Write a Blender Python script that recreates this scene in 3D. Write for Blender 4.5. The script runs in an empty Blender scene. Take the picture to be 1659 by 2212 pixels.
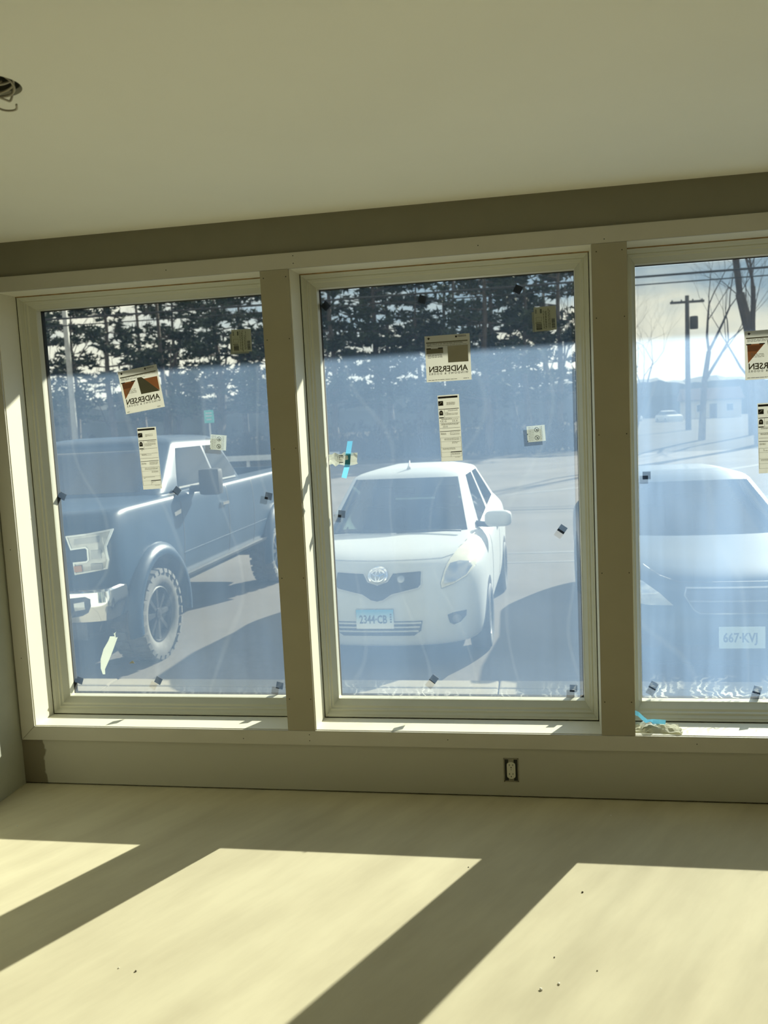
import bpy, bmesh, math, random
from mathutils import Vector, Matrix, noise
from mathutils.bvhtree import BVHTree
R = math.radians
random.seed(7)
scene = bpy.context.scene
COL = scene.collection

# ------------------------------------------------------------------ camera
EYE = Vector((0.0, -3.493, 1.600))
cam_d = bpy.data.cameras.new('camera')
cam = bpy.data.objects.new('camera', cam_d); COL.objects.link(cam)
yaw, pitch, roll = 0.177621, -0.106675, -0.0486099
fw = Vector((-math.sin(yaw)*math.cos(pitch), math.cos(yaw)*math.cos(pitch), math.sin(pitch)))
rt = Vector((math.cos(yaw), math.sin(yaw), 0)); up = rt.cross(fw)
r2 = rt*math.cos(roll) + up*math.sin(roll); u2 = up*math.cos(roll) - rt*math.sin(roll)
cam.matrix_world = Matrix(((r2.x, u2.x, -fw.x, EYE.x), (r2.y, u2.y, -fw.y, EYE.y), (r2.z, u2.z, -fw.z, EYE.z), (0, 0, 0, 1)))
cam_d.sensor_fit = 'HORIZONTAL'; cam_d.sensor_width = 36.0; cam_d.lens = 36.0*1859.8/1659.0
cam_d.clip_start = 0.05; cam_d.clip_end = 600
cam_d.dof.use_dof = True; cam_d.dof.focus_distance = 3.6; cam_d.dof.aperture_fstop = cam_d.lens/1000/0.0075
scene.camera = cam

# ------------------------------------------------------------------ world, sun, exposure
SUN_AZ, SUN_EL = 27.2, 26.0
world = bpy.data.worlds.new('sky'); scene.world = world; world.use_nodes = True
nt = world.node_tree; nt.nodes.clear()
def N(t, kind, **kw):
    n = t.nodes.new(kind)
    for k, v in kw.items(): setattr(n, k, v)
    return n
o_ = N(nt, 'ShaderNodeOutputWorld'); bg = N(nt, 'ShaderNodeBackground')
tc = N(nt, 'ShaderNodeTexCoord'); sep = N(nt, 'ShaderNodeSeparateXYZ')
nt.links.new(tc.outputs['Generated'], sep.inputs[0])
ramp = N(nt, 'ShaderNodeValToRGB'); nt.links.new(sep.outputs['Z'], ramp.inputs[0])
cr = ramp.color_ramp
cr.elements[0].position = 0.0; cr.elements[0].color = (0.70, 0.74, 0.72, 1)
cr.elements[1].position = 1.0; cr.elements[1].color = (0.16, 0.28, 0.46, 1)
e = cr.elements.new(0.10); e.color = (0.52, 0.66, 0.74, 1)
e = cr.elements.new(0.35); e.color = (0.30, 0.46, 0.62, 1)
mp = N(nt, 'ShaderNodeMapping'); mp.inputs['Scale'].default_value = (1.0, 1.0, 3.2); mp.inputs['Location'].default_value = (0.35, 0.1, 0.42)
nt.links.new(tc.outputs['Generated'], mp.inputs[0])
cn = N(nt, 'ShaderNodeTexNoise'); cn.inputs['Scale'].default_value = 3.1; cn.inputs['Detail'].default_value = 6; cn.inputs['Roughness'].default_value = 0.52
nt.links.new(mp.outputs[0], cn.inputs['Vector'])
crr = N(nt, 'ShaderNodeValToRGB'); crr.color_ramp.elements[0].position = 0.40; crr.color_ramp.elements[1].position = 0.56
nt.links.new(cn.outputs['Fac'], crr.inputs[0])
mx = N(nt, 'ShaderNodeMixRGB'); mx.inputs['Color2'].default_value = (1.25, 1.16, 0.92, 1)
nt.links.new(crr.outputs[0], mx.inputs['Fac']); nt.links.new(ramp.outputs[0], mx.inputs['Color1'])
nt.links.new(mx.outputs[0], bg.inputs['Color']); bg.inputs['Strength'].default_value = 1.0
nt.links.new(bg.outputs[0], o_.inputs[0])

sun_d = bpy.data.lights.new('sun', 'SUN'); sun = bpy.data.objects.new('sun', sun_d); COL.objects.link(sun)
sun_d.energy = 13.0; sun_d.angle = R(0.55); sun_d.color = (1.0, 0.93, 0.745)
sd = Vector((math.sin(R(SUN_AZ))*math.cos(R(SUN_EL)), math.cos(R(SUN_AZ))*math.cos(R(SUN_EL)), math.sin(R(SUN_EL))))
sun.rotation_euler = sd.to_track_quat('Z', 'Y').to_euler(); sun.location = (12, 20, 14)

vs = scene.view_settings
vs.view_transform = 'Standard'; vs.look = 'None'; vs.gamma = 1.0; vs.use_curve_mapping = False; vs.exposure = 0.0
cy = scene.cycles
cy.max_bounces = 12; cy.diffuse_bounces = 9; cy.glossy_bounces = 4; cy.transmission_bounces = 6; cy.transparent_max_bounces = 24
cy.use_denoising = True; cy.caustics_reflective = False; cy.caustics_refractive = False
cy.sample_clamp_indirect = 10.0

# ------------------------------------------------------------------ materials
MATS = {}
def mat(name, color, rough=0.6, metal=0.0, noise_amt=0.0, noise_scale=8.0, bump=0.0, bump_scale=60.0, spec=0.5, stretch=None, coat=0.0, detail=5):
    if name in MATS: return MATS[name]
    m = bpy.data.materials.new(name); m.use_nodes = True; t = m.node_tree
    b = t.nodes['Principled BSDF']
    b.inputs['Base Color'].default_value = (*color, 1); b.inputs['Roughness'].default_value = rough
    b.inputs['Metallic'].default_value = metal; b.inputs['Specular IOR Level'].default_value = spec
    b.inputs['Coat Weight'].default_value = coat; b.inputs['Coat Roughness'].default_value = 0.05
    c = N(t, 'ShaderNodeTexCoord'); vec = c.outputs['Object']
    if stretch:
        mm = N(t, 'ShaderNodeMapping'); mm.inputs['Scale'].default_value = stretch; t.links.new(vec, mm.inputs[0]); vec = mm.outputs[0]
    if noise_amt:
        n = N(t, 'ShaderNodeTexNoise'); n.inputs['Scale'].default_value = noise_scale; n.inputs['Detail'].default_value = detail
        t.links.new(vec, n.inputs['Vector'])
        x = N(t, 'ShaderNodeMixRGB'); x.blend_type = 'MIX'
        lo = [max(0, v*(1-noise_amt)) for v in color]; hi = [min(1, v*(1+noise_amt)) for v in color]
        x.inputs['Color1'].default_value = (*lo, 1); x.inputs['Color2'].default_value = (*hi, 1)
        rr = N(t, 'ShaderNodeMapRange'); rr.inputs['From Min'].default_value = 0.3; rr.inputs['From Max'].default_value = 0.7
        t.links.new(n.outputs['Fac'], rr.inputs[0]); t.links.new(rr.outputs[0], x.inputs['Fac']); t.links.new(x.outputs[0], b.inputs['Base Color'])
    if bump:
        n2 = N(t, 'ShaderNodeTexNoise'); n2.inputs['Scale'].default_value = bump_scale; n2.inputs['Detail'].default_value = 3
        t.links.new(vec, n2.inputs['Vector'])
        bp = N(t, 'ShaderNodeBump'); bp.inputs['Strength'].default_value = bump; bp.inputs['Distance'].default_value = 0.002
        t.links.new(n2.outputs['Fac'], bp.inputs['Height']); t.links.new(bp.outputs[0], b.inputs['Normal'])
    MATS[name] = m; return m

M_ceil = mat('ceiling_paint', (0.93, 0.91, 0.82), 0.9, noise_amt=0.02, noise_scale=1.5, bump=0.15, bump_scale=250)
M_khaki = mat('khaki_wall_paint', (0.225, 0.21, 0.155), 0.85, noise_amt=0.03, bump=0.15, bump_scale=250)
M_trim = mat('trim_paint', (0.52, 0.50, 0.43), 0.45, noise_amt=0.03, noise_scale=6, bump=0.1, bump_scale=90)
M_mull = mat('mullion_board_paint', (0.34, 0.31, 0.225), 0.55, noise_amt=0.03, noise_scale=5)
M_jamb = mat('jamb_paint', (0.80, 0.77, 0.64), 0.5, noise_amt=0.02, noise_scale=5)
M_vinyl = mat('window_frame_vinyl', (0.60, 0.60, 0.50), 0.4, noise_amt=0.02)
M_bead = mat('glazing_bead_vinyl', (0.72, 0.72, 0.62), 0.35, noise_amt=0.02)
M_side_frame = mat('outer_frame_vinyl', (0.5, 0.5, 0.45), 0.5, noise_amt=0.03)
M_gap = mat('unpainted_wood_gap', (0.34, 0.22, 0.10), 0.8, noise_amt=0.35, noise_scale=25)
M_dark = mat('dark_cavity', (0.03, 0.03, 0.025), 0.9, noise_amt=0.2)
M_black = mat('black_rubber_pad', (0.012, 0.013, 0.014), 0.7, noise_amt=0.2, noise_scale=200)
M_ink = mat('black_ink', (0.02, 0.016, 0.014), 0.8, noise_amt=0.1)
M_inkb = mat('brown_grey_ink', (0.10, 0.09, 0.06), 0.8, noise_amt=0.1)
M_inkg = mat('grey_ink', (0.30, 0.28, 0.22), 0.8, noise_amt=0.1)
M_inkd = mat('dark_grey_panel_ink', (0.16, 0.15, 0.11), 0.8, noise_amt=0.1)
M_ora = mat('orange_ink', (0.62, 0.24, 0.11), 0.8, noise_amt=0.05)
M_orad = mat('dark_orange_ink', (0.33, 0.13, 0.07), 0.8, noise_amt=0.05)

def paper(name, color, tr):
    m = bpy.data.materials.new(name); m.use_nodes = True; t = m.node_tree; t.nodes.clear()
    o = N(t, 'ShaderNodeOutputMaterial'); d = N(t, 'ShaderNodeBsdfDiffuse'); s = N(t, 'ShaderNodeBsdfTranslucent'); x = N(t, 'ShaderNodeMixShader')
    c = N(t, 'ShaderNodeTexCoord'); n = N(t, 'ShaderNodeTexNoise'); n.inputs['Scale'].default_value = 30
    t.links.new(c.outputs['Object'], n.inputs['Vector'])
    q = N(t, 'ShaderNodeMixRGB'); q.inputs['Color1'].default_value = (*[v*0.95 for v in color], 1); q.inputs['Color2'].default_value = (*color, 1)
    t.links.new(n.outputs['Fac'], q.inputs['Fac'])
    for k in (d, s): t.links.new(q.outputs[0], k.inputs['Color'])
    x.inputs[0].default_value = tr; t.links.new(d.outputs[0], x.inputs[1]); t.links.new(s.outputs[0], x.inputs[2]); t.links.new(x.outputs[0], o.inputs[0])
    MATS[name] = m; return m
M_paper = paper('sticker_paper', (0.80, 0.79, 0.74), 0.56)
M_paperw = paper('white_label_paper', (0.88, 0.90, 0.88), 0.40)
M_torn = paper('peeled_film_white', (0.86, 0.90, 0.88), 0.55)
M_kraft = paper('aged_label_paper', (0.66, 0.64, 0.50), 0.30)
M_tape = paper('blue_masking_tape', (0.20, 0.62, 0.95), 0.45)
M_taped = paper('blue_masking_tape_dark', (0.05, 0.22, 0.28), 0.3)  # darker tone for the tape piece crossing the packet
M_plas = paper('crumpled_clear_plastic', (0.80, 0.80, 0.70), 0.5)

def floor_mat():
    m = bpy.data.materials.new('dusty_subfloor'); m.use_nodes = True; t = m.node_tree; b = t.nodes['Principled BSDF']
    b.inputs['Roughness'].default_value = 0.85; b.inputs['Specular IOR Level'].default_value = 0.2
    c = N(t, 'ShaderNodeTexCoord')
    m1 = N(t, 'ShaderNodeMapping'); m1.vector_type = 'TEXTURE'; m1.inputs['Rotation'].default_value = (0, 0, R(60)); m1.inputs['Scale'].default_value = (1.1, 0.22, 1)
    t.links.new(c.outputs['Object'], m1.inputs[0])
    n1 = N(t, 'ShaderNodeTexNoise'); n1.inputs['Scale'].default_value = 1.5; n1.inputs['Detail'].default_value = 7; n1.inputs['Roughness'].default_value = 0.6
    t.links.new(m1.outputs[0], n1.inputs['Vector'])
    n2 = N(t, 'ShaderNodeTexNoise'); n2.inputs['Scale'].default_value = 3.0; n2.inputs['Detail'].default_value = 4
    t.links.new(c.outputs['Object'], n2.inputs['Vector'])
    a0 = N(t, 'ShaderNodeMath', operation='MULTIPLY'); a0.inputs[1].default_value = 0.5; t.links.new(n2.outputs['Fac'], a0.inputs[0])
    a1 = N(t, 'ShaderNodeMath', operation='MULTIPLY'); a1.inputs[1].default_value = 1.5; t.links.new(n1.outputs['Fac'], a1.inputs[0])
    a = N(t, 'ShaderNodeMath', operation='ADD'); t.links.new(a1.outputs[0], a.inputs[0]); t.links.new(a0.outputs[0], a.inputs[1])
    r = N(t, 'ShaderNodeValToRGB'); r.color_ramp.elements[0].position = 0.38; r.color_ramp.elements[1].position = 0.6
    r.color_ramp.elements[0].color = (0.54, 0.49, 0.35, 1); r.color_ramp.elements[1].color = (0.63, 0.58, 0.42, 1)
    h = N(t, 'ShaderNodeMath', operation='MULTIPLY'); h.inputs[1].default_value = 0.5; t.links.new(a.outputs[0], h.inputs[0]); t.links.new(h.outputs[0], r.inputs[0])
    t.links.new(r.outputs[0], b.inputs['Base Color'])
    MATS['floor'] = m; return m
M_floor = floor_mat()

def lower_wall_mat():
    # off-white primer that stops short of the corner in a ragged edge, the khaki coat shows there
    m = bpy.data.materials.new('primed_lower_wall'); m.use_nodes = True; t = m.node_tree; b = t.nodes['Principled BSDF']
    b.inputs['Roughness'].default_value = 0.85
    c = N(t, 'ShaderNodeTexCoord'); s = N(t, 'ShaderNodeSeparateXYZ'); t.links.new(c.outputs['Object'], s.inputs[0])
    n = N(t, 'ShaderNodeTexNoise'); n.inputs['Scale'].default_value = 14; n.inputs['Detail'].default_value = 6; t.links.new(c.outputs['Object'], n.inputs['Vector'])
    k = N(t, 'ShaderNodeMath', operation='MULTIPLY_ADD'); k.inputs[1].default_value = 0.06; t.links.new(n.outputs['Fac'], k.inputs[0]); t.links.new(s.outputs['X'], k.inputs[2])
    g = N(t, 'ShaderNodeMapRange'); g.inputs['From Min'].default_value = -2.245; g.inputs['From Max'].default_value = -2.238; t.links.new(k.outputs[0], g.inputs[0])
    x = N(t, 'ShaderNodeMixRGB'); x.inputs['Color1'].default_value = (0.20, 0.175, 0.12, 1); x.inputs['Color2'].default_value = (0.47, 0.455, 0.38, 1)
    t.links.new(g.outputs[0], x.inputs['Fac']); t.links.new(x.outputs[0], b.inputs['Base Color'])
    MATS['lower_wall'] = m; return m
M_lower = lower_wall_mat()
M_leftw = mat('grey_green_wall_primer', (0.46, 0.47, 0.40), 0.85, noise_amt=0.04)
M_left = mat('pale_left_wall_paint', (0.60, 0.58, 0.47), 0.85, noise_amt=0.03)

def glass_pane_mat():
    m = bpy.data.materials.new('clear_window_glass'); m.use_nodes = True; t = m.node_tree; t.nodes.clear()
    o = N(t, 'ShaderNodeOutputMaterial'); a = N(t, 'ShaderNodeBsdfTransparent'); g = N(t, 'ShaderNodeBsdfGlossy'); x = N(t, 'ShaderNodeMixShader')
    a.inputs['Color'].default_value = (0.94, 0.97, 0.96, 1); g.inputs['Roughness'].default_value = 0.02
    fr = N(t, 'ShaderNodeFresnel'); fr.inputs['IOR'].default_value = 1.35
    t.links.new(fr.outputs[0], x.inputs[0]); t.links.new(a.outputs[0], x.inputs[1]); t.links.new(g.outputs[0], x.inputs[2]); t.links.new(x.outputs[0], o.inputs[0])
    MATS['pane'] = m; return m
M_pane = glass_pane_mat()

FORWARD = 0.3
def film_mat(name, base, streak, swirl, dirt=True):
    """blue-tinted protective film with dust: mostly clear, a little of the light it receives is scattered through"""
    m = bpy.data.materials.new(name); m.use_nodes = True; t = m.node_tree; t.nodes.clear()
    L = t.links
    o = N(t, 'ShaderNodeOutputMaterial'); tr = N(t, 'ShaderNodeBsdfTransparent'); tl = N(t, 'ShaderNodeBsdfTranslucent'); rf = N(t, 'ShaderNodeBsdfRefraction')
    dt = N(t, 'ShaderNodeBsdfTranslucent'); dt.inputs['Color'].default_value = (0.62, 0.66, 0.66, 1)
    tr.inputs['Color'].default_value = (0.95, 0.975, 0.985, 1)
    tl.inputs['Color'].default_value = (0.41, 0.62, 1.0, 1)
    c = N(t, 'ShaderNodeTexCoord'); sep = N(t, 'ShaderNodeSeparateXYZ'); L.new(c.outputs['Object'], sep.inputs[0])
    # broad smudges
    n1 = N(t, 'ShaderNodeTexNoise'); n1.inputs['Scale'].default_value = 2.3; n1.inputs['Detail'].default_value = 4; L.new(c.outputs['Object'], n1.inputs['Vector'])
    # vertical wiping streaks
    m2 = N(t, 'ShaderNodeMapping'); m2.inputs['Scale'].default_value = (7.0, 1, 0.55); m2.inputs['Rotation'].default_value = (0, R(4), 0); L.new(c.outputs['Object'], m2.inputs[0])
    n2 = N(t, 'ShaderNodeTexNoise'); n2.inputs['Scale'].default_value = 1.6; n2.inputs['Detail'].default_value = 3; L.new(m2.outputs[0], n2.inputs['Vector'])
    s2 = N(t, 'ShaderNodeMapRange'); s2.inputs['From Min'].default_value = 0.38; s2.inputs['From Max'].default_value = 0.62; s2.inputs['To Min'].default_value = -streak; s2.inputs['To Max'].default_value = streak; L.new(n2.outputs['Fac'], s2.inputs[0])
    s1 = N(t, 'ShaderNodeMapRange'); s1.inputs['From Min'].default_value = 0.3; s1.inputs['From Max'].default_value = 0.7; s1.inputs['To Min'].default_value = base*0.88; s1.inputs['To Max'].default_value = base*1.12; L.new(n1.outputs['Fac'], s1.inputs[0])
    ad = N(t, 'ShaderNodeMath', operation='ADD', use_clamp=True); L.new(s1.outputs[0], ad.inputs[0]); L.new(s2.outputs[0], ad.inputs[1])
    rf.inputs['Color'].default_value = (0.44, 0.64, 1.0, 1); rf.inputs['Roughness'].default_value = 0.9; rf.inputs['IOR'].default_value = 2.2
    xs = N(t, 'ShaderNodeMixShader'); xs.inputs[0].default_value = FORWARD; L.new(tl.outputs[0], xs.inputs[1]); L.new(rf.outputs[0], xs.inputs[2])
    x1 = N(t, 'ShaderNodeMixShader'); L.new(ad.outputs[0], x1.inputs[0]); L.new(tr.outputs[0], x1.inputs[1]); L.new(xs.outputs[0], x1.inputs[2])
    if not dirt:
        L.new(x1.outputs[0], o.inputs[0]); MATS[name] = m; return m
    # dust: specks everywhere, scratches, and a dusty band above the bottom bead
    v = N(t, 'ShaderNodeTexVoronoi'); v.inputs['Scale'].default_value = 34; L.new(c.outputs['Object'], v.inputs['Vector'])
    sp = N(t, 'ShaderNodeMapRange'); sp.inputs['From Min'].default_value = 0.035; sp.inputs['From Max'].default_value = 0.10; sp.inputs['To Min'].default_value = 0.55; sp.inputs['To Max'].default_value = 0.0; L.new(v.outputs['Distance'], sp.inputs[0])
    sg = N(t, 'ShaderNodeMath', operation='GREATER_THAN'); sg.inputs[1].default_value = 0.88; L.new(v.outputs['Color'], sg.inputs[0])
    sm = N(t, 'ShaderNodeMath', operation='MULTIPLY'); L.new(sp.outputs[0], sm.inputs[0]); L.new(sg.outputs[0], sm.inputs[1])
    zb = N(t, 'ShaderNodeMapRange'); zb.inputs['From Min'].default_value = 0.352; zb.inputs['From Max'].default_value = 0.352+0.05+0.06*swirl; zb.inputs['To Min'].default_value = 1; zb.inputs['To Max'].default_value = 0; L.new(sep.outputs['Z'], zb.inputs[0])
    w = N(t, 'ShaderNodeTexWave'); w.wave_type = 'RINGS'; w.rings_direction = 'Y'; w.inputs['Scale'].default_value = 9; w.inputs['Distortion'].default_value = 9; w.inputs['Detail'].default_value = 3; w.inputs['Detail Scale'].default_value = 2.5
    mw = N(t, 'ShaderNodeMapping'); mw.inputs['Location'].default_value = (-0.85, 0, -0.75); mw.inputs['Scale'].default_value = (1.0, 1, 1.9); L.new(c.outputs['Object'], mw.inputs[0]); L.new(mw.outputs[0], w.inputs['Vector'])
    ws = N(t, 'ShaderNodeMapRange'); ws.inputs['From Min'].default_value = 0.55; ws.inputs['From Max'].default_value = 1.0; ws.inputs['To Min'].default_value = 0.06; ws.inputs['To Max'].default_value = 1.0; L.new(w.outputs['Fac'], ws.inputs[0])
    n3 = N(t, 'ShaderNodeTexNoise'); n3.inputs['Scale'].default_value = 11; n3.inputs['Detail'].default_value = 5; L.new(c.outputs['Object'], n3.inputs['Vector'])
    n3r = N(t, 'ShaderNodeMapRange'); n3r.inputs['From Min'].default_value = 0.42; n3r.inputs['From Max'].default_value = 0.66; L.new(n3.outputs['Fac'], n3r.inputs[0])
    b1 = N(t, 'ShaderNodeMath', operation='MULTIPLY'); L.new(ws.outputs[0], b1.inputs[0]); L.new(n3r.outputs[0], b1.inputs[1])
    b2 = N(t, 'ShaderNodeMath', operation='MULTIPLY'); L.new(b1.outputs[0], b2.inputs[0]); L.new(zb.outputs[0], b2.inputs[1])
    b3 = N(t, 'ShaderNodeMath', operation='MULTIPLY'); b3.inputs[1].default_value = 0.9*swirl; L.new(b2.outputs[0], b3.inputs[0])
    dd = N(t, 'ShaderNodeMath', operation='MAXIMUM'); L.new(b3.outputs[0], dd.inputs[0]); L.new(sm.outputs[0], dd.inputs[1])
    # long curved smears left by a hand
    w2 = N(t, 'ShaderNodeTexWave'); w2.wave_type = 'BANDS'; w2.inputs['Scale'].default_value = 1.1; w2.inputs['Distortion'].default_value = 14; w2.inputs['Detail'].default_value = 1; w2.inputs['Detail Scale'].default_value = 0.8; L.new(c.outputs['Object'], w2.inputs['Vector'])
    q = N(t, 'ShaderNodeMapRange'); q.inputs['From Min'].default_value = 0.985; q.inputs['From Max'].default_value = 1.0; q.inputs['To Max'].default_value = 0.02; L.new(w2.outputs['Fac'], q.inputs[0])
    d2 = N(t, 'ShaderNodeMath', operation='ADD', use_clamp=True); L.new(dd.outputs[0], d2.inputs[0]); L.new(q.outputs[0], d2.inputs[1])
    x2 = N(t, 'ShaderNodeMixShader'); L.new(d2.outputs[0], x2.inputs[0]); L.new(x1.outputs[0], x2.inputs[1]); L.new(dt.outputs[0], x2.inputs[2])
    L.new(x2.outputs[0], o.inputs[0])
    MATS[name] = m; return m

# ------------------------------------------------------------------ object helpers
def tag(o, label=None, cat=None, group=None, kind=None):
    if label: o['label'] = label
    if cat: o['category'] = cat
    if group: o['group'] = group
    if kind: o['kind'] = kind
    return o
def link(name, me, m=None, parent=None, smooth=False):
    o = bpy.data.objects.new(name, me); COL.objects.link(o)
    if m is not None and not me.materials:
        for k in (m if isinstance(m, (list, tuple)) else [m]): me.materials.append(k)
    if parent is not None: o.parent = parent
    if smooth:
        me.shade_smooth()
        if smooth is not True: me.set_sharp_from_angle(angle=R(smooth))
    return o
def obj(name, bm, m=None, parent=None, smooth=False):
    me = bpy.data.meshes.new(name); bm.to_mesh(me); bm.free()
    return link(name, me, m, parent, smooth)
def empty(name, loc, rz=0):
    o = bpy.data.objects.new(name, None); COL.objects.link(o); o.location = loc; o.rotation_euler = (0, 0, rz); o.empty_display_size = 0.1
    return o
def box(bm, x0, x1, y0, y1, z0, z1, mi=0, bev=0):
    v = [bm.verts.new((x, y, z)) for z in (z0, z1) for y in (y0, y1) for x in (x0, x1)]
    fs = [bm.faces.new([v[i] for i in q]) for q in ((0, 2, 3, 1), (4, 5, 7, 6), (0, 1, 5, 4), (2, 6, 7, 3), (0, 4, 6, 2), (1, 3, 7, 5))]
    for f in fs: f.material_index = mi
    if bev:
        ed = list({e for f in fs for e in f.edges})
        bmesh.ops.bevel(bm, geom=ed, offset=bev, segments=2, affect='EDGES', profile=0.6)
    return v
def boxo(name, x0, x1, y0, y1, z0, z1, m, parent=None, bev=0, smooth=False):
    bm = bmesh.new(); box(bm, x0, x1, y0, y1, z0, z1, 0, bev); return obj(name, bm, m, parent, smooth)
def tube(bm, pts, radii, seg=8, caps=True, mi=0):
    rings = []; prev = None
    for i, p in enumerate(pts):
        p = Vector(p); a = Vector(pts[max(i-1, 0)]); b = Vector(pts[min(i+1, len(pts)-1)]); t = (b-a)
        t = t.normalized() if t.length > 1e-9 else Vector((0, 0, 1))
        if prev is None: prev = t.orthogonal().normalized()
        n = (prev - t*prev.dot(t)); n = n.normalized() if n.length > 1e-6 else t.orthogonal().normalized(); prev = n; bn = t.cross(n)
        r = radii[i] if isinstance(radii, (list, tuple)) else radii
        rings.append([bm.verts.new(p + (n*math.cos(2*math.pi*k/seg) + bn*math.sin(2*math.pi*k/seg))*r) for k in range(seg)])
    for a, b in zip(rings, rings[1:]):
        for k in range(seg):
            f = bm.faces.new((a[k], a[(k+1) % seg], b[(k+1) % seg], b[k])); f.material_index = mi
    if caps:
        for rg in (list(reversed(rings[0])), rings[-1]):
            f = bm.faces.new(rg); f.material_index = mi
def lathe(bm, prof, axis='x', seg=32, center=(0, 0, 0), mi=0, closed=True):
    """prof: list of (offset along axis, radius)"""
    c = Vector(center); rings = []
    for (a, r) in prof:
        ring = []
        for k in range(seg):
            t = 2*math.pi*k/seg; u, v = r*math.cos(t), r*math.sin(t)
            ring.append(bm.verts.new(c + (Vector((a, u, v)) if axis == 'x' else Vector((u, a, v)) if axis == 'y' else Vector((u, v, a)))))
        rings.append(ring)
    for a, b in zip(rings, rings[1:] + ([rings[0]] if closed else [])):
        for k in range(seg):
            f = bm.faces.new((a[k], a[(k+1) % seg], b[(k+1) % seg], b[k])); f.material_index = mi
    return rings
def prism(bm, pts, axis, a, b, mi=0):
    def P(u, v, w): return {'y': (u, w, v), 'x': (w, u, v), 'z': (u, v, w)}[axis]
    lo = [bm.verts.new(P(u, v, a)) for u, v in pts]; hi = [bm.verts.new(P(u, v, b)) for u, v in pts]
    n = len(pts); fs = [bm.faces.new(lo), bm.faces.new(list(reversed(hi)))]
    for i in range(n): fs.append(bm.faces.new((lo[i], hi[i], hi[(i+1) % n], lo[(i+1) % n])))
    for f in fs: f.material_index = mi
    bmesh.ops.recalc_face_normals(bm, faces=fs)
def text_mesh(s, size, space=1.0, bold=0.0):
    c = bpy.data.curves.new('t', 'FONT'); c.body = s; c.size = size; c.align_x = 'CENTER'; c.align_y = 'CENTER'; c.space_character = space; c.offset = bold; c.resolution_u = 2
    o = bpy.data.objects.new('t', c); COL.objects.link(o); dg = bpy.context.evaluated_depsgraph_get()
    me = bpy.data.meshes.new_from_object(o.evaluated_get(dg)); bpy.data.objects.remove(o); bpy.data.curves.remove(c); return me
def add_text(bm, s, size, cx, cz, y, mirror=False, width=None, mi=0, space=1.0, bold=0.0, rot=0.0, thick=0.0):
    me = text_mesh(s, size, space, bold); xs = [v.co.x for v in me.vertices]
    k = (width/(max(xs)-min(xs))) if width and xs else 1.0; off = (max(xs)+min(xs))/2
    vs_ = []
    for v in me.vertices:
        x = (v.co.x-off)*k*(-1 if mirror else 1); z = v.co.y
        c, s_ = math.cos(rot), math.sin(rot)
        vs_.append(bm.verts.new((cx + x*c - z*s_, y, cz + x*s_ + z*c)))
    for p in me.polygons:
        try: f = bm.faces.new([vs_[i] for i in p.vertices]); f.material_index = mi
        except ValueError: pass
    bpy.data.meshes.remove(me)
def copy_tree(o, parent=None):
    c = o.copy(); COL.objects.link(c); c.parent = parent
    for ch in list(o.children): copy_tree(ch, c)
    return c

# ================================================================== THE ROOM
XL, XR, YB, ZC = -2.38, 3.3, -6.6, 2.44
WINS = [(-2.301, -1.094), (-0.970, 0.232), (0.3625, 1.565), (1.695, 2.897)]  # last one is unseen, continues the casing and is added to brighten the room
ZS, ZH = 0.281, 2.2325
YJ, YG, YO = 0.144, 0.2530, 0.320          # back of jamb boards, film, outside face
bm = bmesh.new(); box(bm, XL-0.02, XR+0.02, YB-0.02, 0.02, -0.03, 0.0)
tag(obj('floor', bm, M_floor), 'bare dusty tan floor with raking bands of sunlight from the windows', kind='structure')
bm = bmesh.new(); n_seg = 40
HX, HY, HR = -1.262, -1.520, 0.072
# ceiling: slab with a round hole for the light box
outer = [(XL-0.02, YB-0.02), (XR+0.02, YB-0.02), (XR+0.02, 0.02), (XL-0.02, 0.02)]
circ = [(HX+HR*math.cos(2*math.pi*k/n_seg), HY+HR*math.sin(2*math.pi*k/n_seg)) for k in range(n_seg)]
def ceil_layer(z):
    o = [bm.verts.new((x, y, z)) for x, y in outer]; c = [bm.verts.new((x, y, z)) for x, y in circ]
    es = [bm.edges.new((o[i], o[(i+1) % 4])) for i in range(4)] + [bm.edges.new((c[i], c[(i+1) % n_seg])) for i in range(n_seg)]
    bmesh.ops.triangle_fill(bm, use_beauty=True, edges=es)
    return o, c
o1, c1 = ceil_layer(ZC); o2, c2 = ceil_layer(ZC+0.016)
for i in range(n_seg): bm.faces.new((c1[i], c1[(i+1) % n_seg], c2[(i+1) % n_seg], c2[i]))
for i in range(4): bm.faces.new((o1[i], o1[(i+1) % 4], o2[(i+1) % 4], o2[i]))
bmesh.ops.recalc_face_normals(bm, faces=bm.faces[:])
tag(obj('ceiling', bm, M_ceil), 'flat cream painted plasterboard ceiling with a round wiring hole', kind='structure')
boxo('attic_deck', XL-0.3, XR+0.3, YB-0.3, 0.32, ZC+0.2, ZC+0.24, mat('attic_boards', (0.3, 0.25, 0.18), 0.9, noise_amt=0.2))['kind'] = 'structure'

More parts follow.
